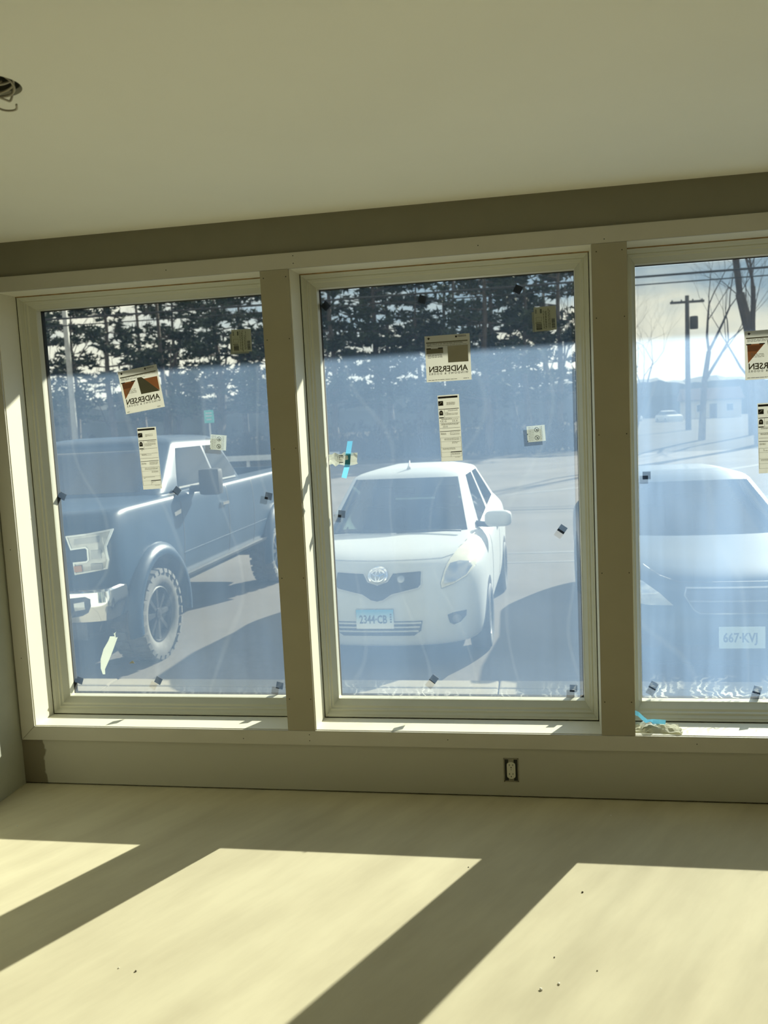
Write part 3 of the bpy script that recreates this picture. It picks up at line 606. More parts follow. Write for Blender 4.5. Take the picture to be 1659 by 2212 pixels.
for zc in (0.021, -0.018):
    for q in ((-0.0085, -0.006, zc-0.001, zc+0.0065), (0.006, 0.0085, zc, zc+0.0060)): boxo('slot', q[0], q[1], -0.0066, -0.0058, q[2], q[3], M_dark, rec)
    bm = bmesh.new(); lathe(bm, [(-0.0066, 0.0001), (-0.0066, 0.0024), (-0.0058, 0.0024)], 'y', 10, (0, 0, zc-0.0085), closed=False); obj('ground_hole', bm, M_dark, rec)
bm = bmesh.new(); lathe(bm, [(-0.0068, 0.0001), (-0.0068, 0.0019), (-0.0058, 0.0019)], 'y', 10, (0, 0, 0.0035), closed=False); obj('screw', bm, M_metal, rec)

# ------------------------------------------------------------------ ceiling wiring
cw = empty('ceiling_wiring', (HX, HY, ZC)); tag(cw, 'loops of pale cable hanging from a round hole in the ceiling', 'wiring')
bm = bmesh.new(); lathe(bm, [(0.012, HR-0.003), (0.075, HR-0.003), (0.075, 0.0005)], 'z', 28, (0, 0, 0), closed=False); obj('junction_box', bm, mat('blue_grey_box', (0.10, 0.10, 0.08), 0.7, noise_amt=0.2), cw)
M_cable = mat('cream_cable', (0.46, 0.42, 0.33), 0.6, noise_amt=0.1)
for k, pl in enumerate([[(-0.06, 0.0, 0.05), (-0.05, -0.01, 0.0), (0.0, 0.02, -0.01), (0.05, 0.015, 0.0), (0.058, -0.01, 0.02), (0.02, -0.02, 0.035)],
        [(-0.055, 0.03, 0.04), (-0.03, 0.04, -0.004), (0.03, 0.035, -0.012), (0.055, 0.01, 0.0), (0.04, -0.03, 0.02)],
        [(-0.04, -0.04, 0.03), (-0.02, -0.02, -0.006), (0.015, 0.03, -0.022), (0.025, 0.045, -0.018), (0.045, 0.03, 0.02)],
        [(-0.05, 0.02, 0.03), (-0.045, 0.05, -0.01), (-0.02, 0.075, -0.028), (0.012, 0.08, -0.030), (0.026, 0.064, -0.024)],
        [(-0.01, -0.05, 0.03), (0.0, -0.03, -0.002), (0.03, -0.02, -0.008), (0.052, 0.0, 0.004), (0.03, 0.03, 0.03)],
        [(0.0, 0.05, 0.03), (-0.03, 0.02, 0.0), (-0.03, -0.03, -0.004), (0.01, -0.045, 0.004), (0.04, -0.04, 0.03)]]):
    pp = []
    P_ = [Vector(p) for p in pl]; P_ = [P_[0]]+P_+[P_[-1]]
    for i in range(1, len(P_)-2):
        for t in range(5):
            t /= 5; a, b, c, d = P_[i-1:i+3]
            pp.append(0.5*((2*b)+(-a+c)*t+(2*a-5*b+4*c-d)*t*t+(-a+3*b-3*c+d)*t**3))
    pp.append(P_[-1]); bm = bmesh.new(); tube(bm, pp, 0.0028, 6); obj('cable', bm, M_cable, cw, True)

# crumbs on the floor
CR = [(0.25, -0.14, 0.005, 0, 'pale plaster sliver near the wall, right of the outlet'), (0.11, -0.71, 0.006, 1, 'dark crumb at the corner of the right sunlit patch'), (0.02, -1.19, 0.007, 0, 'round pale crumb, right one of the close pair on the floor'),
      (-0.03, -1.22, 0.008, 0, 'larger pale crumb, left one of the close pair on the floor'), (0.13, -1.12, 0.004, 1, 'dark speck just right of the pair of pale crumbs'), (0.01, -1.07, 0.004, 1, 'dark speck just beyond the pair of pale crumbs'),
      (-2.16, -0.41, 0.005, 0, 'pale crumb in the shade by the left corner'), (-1.22, -1.26, 0.006, 1, 'dark crumb in the middle sunlit patch on the floor'), (-0.28, -0.58, 0.004, 1, 'dark speck near the tip of the middle sunlit patch'), (-1.28, -1.25, 0.004, 0, 'pale speck beside the dark crumb in the middle sunlit patch')]
for k, (x, y, s, dark, lab) in enumerate(CR):
    bm = bmesh.new(); bmesh.ops.create_icosphere(bm, subdivisions=1, radius=s/1.6)
    for v in bm.verts: v.co *= 1+0.5*noise.noise(v.co*300+Vector((k, 0, 0))); v.co.z *= 0.6
    c = obj('floor_crumb', bm, mat('dark_crumb', (0.10, 0.08, 0.05), 0.9, noise_amt=0.2) if dark else mat('plaster_crumb', (0.8, 0.78, 0.7), 0.9, noise_amt=0.1)); c.location = (x, y, s/1.6*0.45)
    tag(c, lab, 'crumb', 'crumbs on the floor')

# ================================================================== OUTSIDE: GROUND
GZ = -0.42
def ground_mat(name, c0, c1, scale, spots=0.0):
    m = mat(name, c0, 0.95, noise_amt=0.0, spec=0.04)
    t = m.node_tree; b = t.nodes['Principled BSDF']; c = N(t, 'ShaderNodeTexCoord')
    n = N(t, 'ShaderNodeTexNoise'); n.inputs['Scale'].default_value = scale; n.inputs['Detail'].default_value = 8; n.inputs['Roughness'].default_value = 0.6; t.links.new(c.outputs['Object'], n.inputs['Vector'])
    n2 = N(t, 'ShaderNodeTexNoise'); n2.inputs['Scale'].default_value = scale*60; n2.inputs['Detail'].default_value = 2; t.links.new(c.outputs['Object'], n2.inputs['Vector'])
    a = N(t, 'ShaderNodeMath', operation='MULTIPLY_ADD'); a.inputs[1].default_value = 0.35; t.links.new(n2.outputs['Fac'], a.inputs[0]); t.links.new(n.outputs['Fac'], a.inputs[2])
    r = N(t, 'ShaderNodeValToRGB'); r.color_ramp.elements[0].position = 0.5; r.color_ramp.elements[1].position = 0.85
    r.color_ramp.elements[0].color = (*c0, 1); r.color_ramp.elements[1].color = (*c1, 1)
    t.links.new(a.outputs[0], r.inputs[0]); t.links.new(r.outputs[0], b.inputs['Base Color']); return m
M_asph = ground_mat('weathered_asphalt', (0.125, 0.112, 0.098), (0.170, 0.153, 0.134), 0.35)
M_conc = ground_mat('sidewalk_concrete', (0.24, 0.215, 0.165), (0.30, 0.27, 0.205), 0.8)
M_leaf = ground_mat('leaf_litter', (0.040, 0.034, 0.024), (0.065, 0.055, 0.038), 0.3)
bm = bmesh.new(); box(bm, -90, 90, 0.33, 36, GZ-0.1, GZ); tag(obj('parking_lot', bm, M_asph), 'pale weathered asphalt parking lot and street', kind='structure')
bm = bmesh.new(); nx, ny = 60, 30; g_ = []
for i in range(nx+1):
    row = []
    for j in range(ny+1):
        x = -160+320*i/nx; y = 36+(210-36)*j/ny
        row.append(bm.verts.new((x, y, GZ+0.02*min(j, 1)*4 + (noise.noise(Vector((x*.05, y*.05, 0)))*0.5 if j > 1 else 0))))
    g_.append(row)
for i in range(nx):
    for j in range(ny): bm.faces.new((g_[i][j], g_[i+1][j], g_[i+1][j+1], g_[i][j+1]))
tag(obj('forest_ground', bm, M_leaf), 'brown leaf covered ground beyond the street', kind='structure')
sw = empty('sidewalk', (0, 0, 0)); tag(sw, 'pale concrete walk along the building outside the windows', kind='structure')
for k in range(14):
    x0 = -9+k*1.45; boxo('slab', x0+0.004, x0+1.446, 0.39, 2.30, GZ, GZ+0.145, M_conc, sw, bev=0.006)
for k in range(7):
    x0 = -9+k*2.9; boxo('kerb_stone', x0+0.004, x0+2.896, 2.305, 2.475, GZ, GZ+0.15, M_conc, sw, bev=0.015)
# tree shadow streaks on the lot, painted as flat dark strips
M_streak = mat('painted_tree_shadow', (0.085, 0.078, 0.07), 0.9, noise_amt=0.15, noise_scale=2)
st = empty('shadow_streaks', (0, 0, GZ)); 
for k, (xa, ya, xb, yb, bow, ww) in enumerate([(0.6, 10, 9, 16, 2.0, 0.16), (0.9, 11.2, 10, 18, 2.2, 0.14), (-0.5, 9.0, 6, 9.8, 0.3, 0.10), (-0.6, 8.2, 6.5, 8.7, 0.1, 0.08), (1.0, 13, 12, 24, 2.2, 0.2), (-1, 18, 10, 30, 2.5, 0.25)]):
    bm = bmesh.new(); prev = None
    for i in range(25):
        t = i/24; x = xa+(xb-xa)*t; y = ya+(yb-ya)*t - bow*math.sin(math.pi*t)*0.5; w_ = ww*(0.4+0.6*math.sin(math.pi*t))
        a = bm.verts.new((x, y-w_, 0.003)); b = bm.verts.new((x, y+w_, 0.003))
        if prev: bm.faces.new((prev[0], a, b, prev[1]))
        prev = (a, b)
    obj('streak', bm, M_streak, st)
tag(st, 'faint curved tree shadows painted as dark streaks on the pale asphalt', kind='structure')

# ================================================================== VEHICLES
def sgnpow(v, p): return math.copysign(abs(v)**p, v)
def half_outline(r, nf, ns, nr):
    pts = []; n = r.get('n', 2.6); w_, yf, yr = r['w'], r['yf'], r['yr']; d, dr = r.get('d', 0.45), r.get('dr', 0.3)
    zf, zs0, zs1, zr = r['zf'], r.get('zs0', r['zf']), r.get('zs1', r.get('zs0', r['zf'])), r.get('zr', r.get('zs1', r['zf']))
    for i in range(nf+1):
        a = (i/nf)*math.pi/2; s = i/nf; s = s*s*(3-2*s)
        pts.append(Vector((w_*math.sin(a)**(2/n), yf+d*(1-math.cos(a)**(2/n)), zf+(zs0-zf)*s)))
    for i in range(1, ns):
        t = i/ns; pts.append(Vector((w_, yf+d+(yr-dr-yf-d)*t, zs0+(zs1-zs0)*t)))
    for i in range(nr+1):
        a = (1-i/nr)*math.pi/2; s = i/nr; s = s*s*(3-2*s)
        pts.append(Vector((w_*math.sin(a)**(2/n), yr-dr*(1-math.cos(a)**(2/n)), zs1+(zr-zs1)*s)))
    return pts
def interp_rings(keys, sub):
    fields = ('w', 'yf', 'yr', 'd', 'dr', 'zf', 'zs0', 'zs1', 'zr', 'n'); full = []
    for r in keys:
        q = dict(r); q.setdefault('d', .45); q.setdefault('dr', .3); q.setdefault('n', 2.6); q.setdefault('zs0', q['zf']); q.setdefault('zs1', q['zs0']); q.setdefault('zr', q['zs1']); full.append(q)
    out = []; band = []
    for k in range(len(full)-1):
        a = full[max(k-1, 0)] if not full[k].get('crease') else full[k]; b, c = full[k], full[k+1]; d = full[min(k+2, len(full)-1)] if not c.get('crease') else c
        m_ = 1 if b.get('lin') else sub
        for s in range(m_):
            t = s/m_; q = {}
            for f in fields:
                if b.get('lin'): q[f] = b[f]+(c[f]-b[f])*t
                else: q[f] = 0.5*((2*b[f])+(-a[f]+c[f])*t+(2*a[f]-5*b[f]+4*c[f]-d[f])*t*t+(-a[f]+3*b[f]-3*c[f]+d[f])*t**3)
            out.append(q); band.append(k)
    out.append(full[-1]); return out, band
def loft(keys, sub=3, nf=10, ns=14, nr=6, close_bottom=True, close_top=True):
    rings, band = interp_rings(keys, sub); bm = bmesh.new(); R_ = []
    tagl = bm.faces.layers.int.new('band'); tagi = bm.faces.layers.int.new('idx')
    for q in rings:
        h = half_outline(q, nf, ns, nr); m = len(h)
        right = [bm.verts.new(p) for p in h]; left = [right[0]]+[bm.verts.new((-p.x, p.y, p.z)) for p in h[1:-1]]+[right[-1]]
        R_.append((right, left))
    for k in range(len(R_)-1):
        for side in (0, 1):
            A, B = R_[k][side], R_[k+1][side]
            for i in range(len(A)-1):
                q = (A[i], A[i+1], B[i+1], B[i])
                if len({v for v in q}) < 4: continue
                f = bm.faces.new(q if side == 0 else tuple(reversed(q))); f[tagl] = band[k]; f[tagi] = i
    for (flag, kk) in ((close_bottom, 0), (close_top, -1)):
        if flag:
            rr, ll = R_[kk]
            for i in range(len(rr)-1):
                q = [rr[i], rr[i+1], ll[i+1], ll[i]]; u = []
                for v in q:
                    if v not in u: u.append(v)
                if len(u) > 2: f = bm.faces.new(u); f[tagl] = 99; f[tagi] = i
    bmesh.ops.recalc_face_normals(bm, faces=bm.faces[:])
    return bm
def bvh_of(bm):
    bm.verts.ensure_lookup_table(); return BVHTree.FromBMesh(bm)
def conform(name, bvh, poly, m, parent, axis='y', sign=1, off=0.004, grid=0.03, smooth=True, thick=0.01, bulge=0.0, far=None, flat=None):
    """poly (u,z) projected along axis onto the body (sign=+1: coming from the negative side)"""
    bm = bmesh.new(); vs_ = [bm.verts.new((u, 0, z)) for u, z in poly]; bm.faces.new(vs_)
    us = [p[0] for p in poly]; zs = [p[1] for p in poly]
    for lo, hi, nrm in ((min(us), max(us), (1, 0, 0)), (min(zs), max(zs), (0, 0, 1))):
        k = int((hi-lo)/grid)
        for i in range(1, k+1):
            c = lo+(hi-lo)*i/(k+1)
            bmesh.ops.bisect_plane(bm, geom=bm.verts[:]+bm.edges[:]+bm.faces[:], plane_co=(nrm[0]*c, 0, nrm[2]*c), plane_no=nrm)
    bmesh.ops.triangulate(bm, faces=[f for f in bm.faces if len(f.verts) > 4])
    cu, cz_ = sum(us)/len(us), sum(zs)/len(zs); ru = max(us)-cu+1e-6; rz_ = max(zs)-cz_+1e-6
    last = 0
    for v in bm.verts:
        u, z = v.co.x, v.co.z
        if flat is not None: hit = flat
        else:
            org = Vector((u, -3*sign if sign > 0 else 9, z)) if axis == 'y' else Vector((-sign*3, u, z))
            dr = Vector((0, sign, 0)) if axis == 'y' else Vector((sign, 0, 0))
            h = bvh.ray_cast(org, dr); hit = (h[0].y if axis == 'y' else h[0].x) if h[0] is not None else last
            if h[0] is not None: last = hit
        bl = bulge*max(0, 1-((u-cu)/ru)**2)*max(0, 1-((z-cz_)/rz_)**2)
        w_ = hit-sign*(off+bl)
        v.co = Vector((u, w_, z)) if axis == 'y' else Vector((w_, u, z))
    if thick:
        r_ = bmesh.ops.extrude_face_region(bm, geom=bm.faces[:]); d = Vector((0, sign*thick, 0)) if axis == 'y' else Vector((sign*thick, 0, 0))
        for v in [g for g in r_['geom'] if isinstance(g, bmesh.types.BMVert)]: v.co += d
    bmesh.ops.recalc_face_normals(bm, faces=bm.faces[:])
    return obj(name, bm, m, parent, 40 if smooth else False)
def outline_strip(pts, w_, closed=True):
    """thin polygons following a polyline in (u,z)"""
    out = []; n = len(pts)
    for i in range(n if closed else n-1):
        a = Vector(pts[i]); b = Vector(pts[(i+1) % n]); d = (b-a).normalized(); q = Vector((-d.y, d.x))*w_/2; e = d*w_*0.4
        out.append([tuple(a-e+q), tuple(b+e+q), tuple(b+e-q), tuple(a-e-q)])
    return out
def conform_multi(name, bvh, polys, m, parent, **kw):
    parts = [conform(name, bvh, p, m, parent, **kw) for p in polys]
    bm = bmesh.new()
    for p in parts: bm.from_mesh(p.data)
    for p in parts:
        me = p.data; bpy.data.objects.remove(p); bpy.data.meshes.remove(me)
    return obj(name, bm, m, parent, 40)
def boolean_cut(bm, cutters):
    me = bpy.data.meshes.new('b'); bm.to_mesh(me); bm.free(); o = bpy.data.objects.new('b', me); COL.objects.link(o); cs = []
    for cb in cutters:
        cm = bpy.data.meshes.new('c'); cb.to_mesh(cm); cb.free(); c = bpy.data.objects.new('c', cm); COL.objects.link(c); cs.append(c)
        md = o.modifiers.new('x', 'BOOLEAN'); md.operation = 'DIFFERENCE'; md.object = c; md.solver = 'EXACT'
    bpy.context.view_layer.update(); dg = bpy.context.evaluated_depsgraph_get(); r_ = bpy.data.meshes.new_from_object(o.evaluated_get(dg))
    bpy.data.objects.remove(o); bpy.data.meshes.remove(me)
    for c in cs: q = c.data; bpy.data.objects.remove(c); bpy.data.meshes.remove(q)
    out = bmesh.new(); out.from_mesh(r_); bpy.data.meshes.remove(r_); return out
def wheel(parent, x, y, r, w_, side, rim_r, m_tire, m_rim, lugs=0, spokes=7):
    bm = bmesh.new(); s = side
    prof = [(-w_*.36, rim_r), (-w_*.48, rim_r+(r-rim_r)*.45), (-w_*.45, r*.955), (-w_*.34, r*.99), (0, r), (w_*.34, r*.99), (w_*.45, r*.955), (w_*.5, rim_r+(r-rim_r)*.5), (w_*.42, rim_r+.01), (w_*.36, rim_r)]
    lathe(bm, [(a*s, b) for a, b in prof], 'x', 40, (0, 0, 0)); bmesh.ops.recalc_face_normals(bm, faces=bm.faces[:])
    t = obj('tyre', bm, m_tire, parent, 50); t.location = (x, y, r)
    bm = bmesh.new(); lathe(bm, [(w_*.38*s, rim_r), (w_*.40*s, rim_r*.95), (w_*.30*s, rim_r*.90), (w_*.05*s, rim_r*.88), (w_*.0*s, 0.001)], 'x', 40, (0, 0, 0), closed=False)
    obj('rim', bm, m_rim, t, 40)
    bm = bmesh.new()
    for k in range(spokes):
        a = 2*math.pi*k/spokes; c_, s_ = math.cos(a), math.sin(a)
        for pr in ([(rim_r*.15, rim_r*.12), (rim_r*.9, rim_r*.13)],):
            q = [(rim_r*.12, -rim_r*.10), (rim_r*.90, -rim_r*.13), (rim_r*.90, rim_r*.13), (rim_r*.12, rim_r*.10)]
            lo = [bm.verts.new((w_*.22*s, u*c_-v*s_, u*s_+v*c_)) for u, v in q]; hi = [bm.verts.new((w_*.34*s, u*c_-v*s_*.6, u*s_+v*c_*.6)) for u, v in q]
            bm.faces.new(hi); bm.faces.new(list(reversed(lo)))
            for i in range(4): bm.faces.new((lo[i], lo[(i+1) % 4], hi[(i+1) % 4], hi[i]))
    lathe(bm, [(w_*.2*s, rim_r*.22), (w_*.37*s, rim_r*.20), (w_*.39*s, 0.001)], 'x', 16, (0, 0, 0), closed=False)
    bmesh.ops.recalc_face_normals(bm, faces=bm.faces[:]); obj('spokes', bm, m_rim, t)
    if lugs:
        bm = bmesh.new(); aw = 2*math.pi/lugs*0.33
        q = []
        for (xx, rr) in ((w_*.13, r*.995), (w_*.52, r*.96), (w_*.545, r*.87), (w_*.13, r*.95)):
            for a in (-aw, aw): q.append(bm.verts.new((xx*s, (rr+0.014)*math.sin(a), (rr+0.014)*math.cos(a))))
        for f in ((0, 1, 3, 2), (2, 3, 5, 4), (4, 5, 7, 6), (6, 7, 1, 0), (0, 2, 4, 6), (1, 7, 5, 3)): bm.faces.new([q[i] for i in f])
        bmesh.ops.recalc_face_normals(bm, faces=bm.faces[:]); me = bpy.data.meshes.new('tread_block'); bm.to_mesh(me); bm.free(); me.materials.append(m_tire)
        bm = bmesh.new(); q = []
        for (xx, rr) in ((-w_*.52, r*.96), (-w_*.05, r*.995), (-w_*.05, r*.95), (-w_*.5, r*.90)):
            for a in (-aw, aw): q.append(bm.verts.new((xx*s, (rr+0.014)*math.sin(a), (rr+0.014)*math.cos(a))))
        for f in ((0, 1, 3, 2), (2, 3, 5, 4), (4, 5, 7, 6), (6, 7, 1, 0), (0, 2, 4, 6), (1, 7, 5, 3)): bm.faces.new([q[i] for i in f])
        bmesh.ops.recalc_face_normals(bm, faces=bm.faces[:]); me2 = bpy.data.meshes.new('tread_block'); bm.to_mesh(me2); bm.free(); me2.materials.append(m_tire)
        for k in range(lugs):
            for mm, ph in ((me, 0), (me2, 0.5)):
                b = bpy.data.objects.new('tread_block', mm); COL.objects.link(b); b.parent = t; b.rotation_euler = (2*math.pi*(k+ph)/lugs, 0, 0)
    return t
M_tire = mat('black_tyre_rubber', (0.045, 0.045, 0.045), 0.75, noise_amt=0.15, noise_scale=20)
M_tired = mat('dusty_tyre_rubber', (0.10, 0.095, 0.085), 0.85, noise_amt=0.2, noise_scale=12)
M_rimb = mat('gloss_black_rim', (0.008, 0.008, 0.009), 0.45, 0.0, noise_amt=0.05)
M_rims = mat('silver_rim', (0.55, 0.55, 0.55), 0.3, 0.8, noise_amt=0.05)
M_white = mat('white_car_paint', (0.50, 0.51, 0.50), 0.4, noise_amt=0.02, noise_scale=2, coat=0.04, spec=0.25)
M_blue = mat('dark_blue_car_paint', (0.012, 0.030, 0.056), 0.35, 0.0, noise_amt=0.05, noise_scale=2, coat=0.06, spec=0.25)
M_navy = mat('slate_car_paint', (0.022, 0.040, 0.062), 0.33, 0.0, noise_amt=0.05, noise_scale=2, coat=0.15, spec=0.3)
M_plk = mat('black_car_plastic', (0.02, 0.02, 0.02), 0.5, noise_amt=0.1, noise_scale=40)
M_dkgl = mat('dark_car_glass', (0.012, 0.016, 0.02), 0.06, noise_amt=0.05, spec=0.25)
M_chr = mat('chrome', (0.80, 0.80, 0.78), 0.12, 1.0, noise_amt=0.03)
M_lamp = mat('clear_lamp_lens', (0.45, 0.46, 0.44), 0.08, 0.3, noise_amt=0.25, noise_scale=14, coat=1.0)
M_lampw = mat('hazed_lamp_lens', (0.70, 0.66, 0.50), 0.2, 0.1, noise_amt=0.12, noise_scale=6, coat=1.0)
M_refl = mat('lamp_reflector', (0.28, 0.29, 0.29), 0.15, 0.6, noise_amt=0.1)
M_int = mat('grey_car_interior', (0.06, 0.06, 0.06), 0.8, noise_amt=0.1)
def car_glass(name, tint):
    m = bpy.data.materials.new(name); m.use_nodes = True; t = m.node_tree; t.nodes.clear()
    o = N(t, 'ShaderNodeOutputMaterial'); a = N(t, 'ShaderNodeBsdfTransparent'); g = N(t, 'ShaderNodeBsdfGlossy'); x = N(t, 'ShaderNodeMixShader')
    a.inputs['Color'].default_value = (*tint, 1); g.inputs['Roughness'].default_value = 0.02
    fr = N(t, 'ShaderNodeFresnel'); fr.inputs['IOR'].default_value = 1.5
    t.links.new(fr.outputs[0], x.inputs[0]); t.links.new(a.outputs[0], x.inputs[1]); t.links.new(g.outputs[0], x.inputs[2]); t.links.new(x.outputs[0], o.inputs[0]); return m
M_wsg = car_glass('green_tinted_windscreen', (0.55, 0.66, 0.62))
def ell(cx, cz, rx, rz_, n=24): return [(cx+rx*math.cos(2*math.pi*k/n), cz+rz_*math.sin(2*math.pi*k/n)) for k in range(n)]
def extract(bm, test):
    """move faces passing test(band, idx, face) to a new bmesh"""
    L1 = bm.faces.layers.int['band']; L2 = bm.faces.layers.int['idx']; new = bmesh.new(); mp_ = {}; kill = []
    for f in bm.faces:
        if test(f[L1], f[L2], f):
            vs_ = []
            for v in f.verts:
                if v not in mp_: mp_[v] = new.verts.new(v.co)
                vs_.append(mp_[v])
            new.faces.new(vs_); kill.append(f)
    bmesh.ops.delete(bm, geom=kill, context='FACES'); return new
def plate(parent, x, z, y, text, mb, strokes=True):
    p = boxo('license_plate', -0.152, 0.152, -0.003, 0.003, -0.077, 0.077, mb, parent, bev=0.002); p.location = (x, y, z)
    bm = bmesh.new(); add_text(bm, text, 0.092, -0.012, -0.004, -0.0036, width=0.225, bold=0.0025); obj('plate_characters', bm, mat('plate_navy', (0.05, 0.10, 0.18), 0.6, noise_amt=0.1), p)
    if strokes:
        bm = bmesh.new()
        for k in range(4): box(bm, 0.123, 0.138, -0.0040, -0.0032, 0.032-0.02*k, 0.045-0.02*k)
        obj('plate_marks', bm, MATS['plate_navy'], p)
    return p
def plate_mat():
    m = bpy.data.materials.new('plate_blue_to_white'); m.use_nodes = True; t = m.node_tree; b = t.nodes['Principled BSDF']; b.inputs['Roughness'].default_value = 0.5
    c = N(t, 'ShaderNodeTexCoord'); s = N(t, 'ShaderNodeSeparateXYZ'); t.links.new(c.outputs['Object'], s.inputs[0])
    g_ = N(t, 'ShaderNodeMapRange'); g_.inputs['From Min'].default_value = -0.05; g_.inputs['From Max'].default_value = 0.07; t.links.new(s.outputs['Z'], g_.inputs[0])
    x = N(t, 'ShaderNodeMixRGB'); x.inputs['Color1'].default_value = (0.75, 0.78, 0.76, 1); x.inputs['Color2'].default_value = (0.10, 0.38, 0.62, 1)
    t.links.new(g_.outputs[0], x.inputs['Fac']); t.links.new(x.outputs[0], b.inputs['Base Color']); return m
M_plate = plate_mat()

# ---------------- small white hatchback
hb = empty('white_hatchback', (-1.285, 3.15, GZ), R(-1.0)); tag(hb, 'small white hatchback parked facing the middle window, plate 2344-CB', 'car', 'vehicles parked outside the windows')
keys = [dict(w=.70, yf=.16, yr=3.70, zf=.19, d=.55, n=2.5), dict(w=.775, yf=.045, yr=3.78, zf=.205, d=.55, n=2.6), dict(w=.815, yf=.0, yr=3.82, zf=.30, d=.55, n=2.7), dict(w=.835, yf=-.01, yr=3.83, zf=.46, d=.55, n=2.7),
        dict(w=.84, yf=.02, yr=3.82, zf=.64, zs0=.66, zs1=.70, d=.60, n=2.6), dict(w=.835, yf=.085, yr=3.80, zf=.76, zs0=.80, zs1=.86, d=.65, n=2.5), dict(w=.815, yf=.19, yr=3.78, zf=.85, zs0=.90, zs1=.98, d=.70, n=2.4),
        dict(w=.765, yf=.42, yr=3.74, zf=.925, zs0=.965, zs1=1.06, d=.60, n=2.5), dict(w=.715, yf=.92, yr=3.68, zf=1.005, zs0=1.00, zs1=1.12, zr=1.10, d=.36, dr=.3, n=2.6, crease=True, lin=False),
        dict(w=.555, yf=1.62, yr=3.42, zf=1.445, zs0=1.44, zs1=1.43, zr=1.42, d=.20, dr=.25, n=3.0, crease=True), dict(w=.50, yf=1.72, yr=3.35, zf=1.49, zs0=1.48, zs1=1.47, d=.20, dr=.2, n=3.0), dict(w=.33, yf=1.90, yr=3.2, zf=1.53, zs0=1.525, zs1=1.51, d=.15, dr=.15, n=3.0)]
bm = loft(keys, 3, 12, 16, 6, True, True)
bv = bvh_of(bm)
NF, NS = 12, 16
ws = extract(bm, lambda b, i, f: b == 8 and i < 8)
rw = extract(bm, lambda b, i, f: b == 8 and i >= NF+NS+1)
sg = [extract(bm, lambda b, i, f: b == 8 and NF+1 <= i < NF+NS-1 and i != NF+8 and f.calc_center_median().x*q > 0) for q in (-1, 1)]
body = obj('body', bm, M_white, hb, 38)
obj('windscreen', ws, M_wsg, hb, True); obj('rear_window', rw, M_wsg, hb, True); [obj('side_window', q, M_wsg, hb, True) for q in sg]
gr_poly = [(-.35, .795), (-.335, .80), (-.12, .79), (-.08, .73), (0, .705), (.08, .73), (.12, .79), (.335, .80), (.35, .795), (.352, .70), (.33, .675), (.12, .63), (.05, .585), (0, .575), (-.05, .585), (-.12, .63), (-.33, .675), (-.352, .70)]
conform('upper_grille', bv, gr_poly, M_plk, hb, off=.006)
conform_multi('grille_edge', bv, outline_strip(gr_poly, .008), mat('grey_trim_edge', (0.45, 0.45, 0.44), 0.4, noise_amt=0.05), hb, off=.010, thick=.004, grid=.06)
lg = [(-.36, .42), (.36, .42), (.345, .34), (.29, .30), (-.29, .30), (-.345, .34)]
conform('lower_grille', bv, lg, M_plk, hb, off=.006)
for k in range(3):
    z = .405-.033*k; conform('grille_bar', bv, [(-.35+.012*k, z+.006), (.35-.012*k, z+.006), (.35-.012*k, z-.006), (-.35+.012*k, z-.006)], M_white, hb, off=.014, thick=.012, grid=.08)
for x in (-.2, 0, .2): conform('grille_post', bv, [(x-.006, .41), (x+.006, .41), (x+.006, .31), (x-.006, .31)], M_plk, hb, off=.012, thick=.008)
em = conform('emblem', bv, ell(0, .775, .082, .062), M_chr, hb, off=.016, thick=.014, bulge=.006)
conform('emblem_field', bv, ell(0, .775, .068, .050), mat('emblem_grey', (0.34, 0.36, 0.37), 0.3, 0.5, noise_amt=0.1), em, off=.020, thick=.004, bulge=.006)
rg = []
for (cx, cz_, rx, rz_) in ((0, .775, .064, .046), (0, .775, .022, .044), (0, .793, .050, .022)):
    a = ell(cx, cz_, rx, rz_, 20); b = ell(cx, cz_, rx-.008, rz_-.008, 20)
    for i in range(20): rg.append([a[i], a[(i+1) % 20], b[(i+1) % 20], b[i]])
conform_multi('emblem_ring', bv, rg, M_chr, em, off=.027, thick=.004, grid=.2)
conform('horn_disc', bv, ell(.19, .745, .03, .026, 16), M_refl, hb, off=.010, thick=.003)
plate(hb, -.02, .44, -.022, '2344\u00b7CB', M_plate)
boxo('plate_frame', -.175, .135, -.020, .02, .357, .522, M_refl, hb, bev=.003)
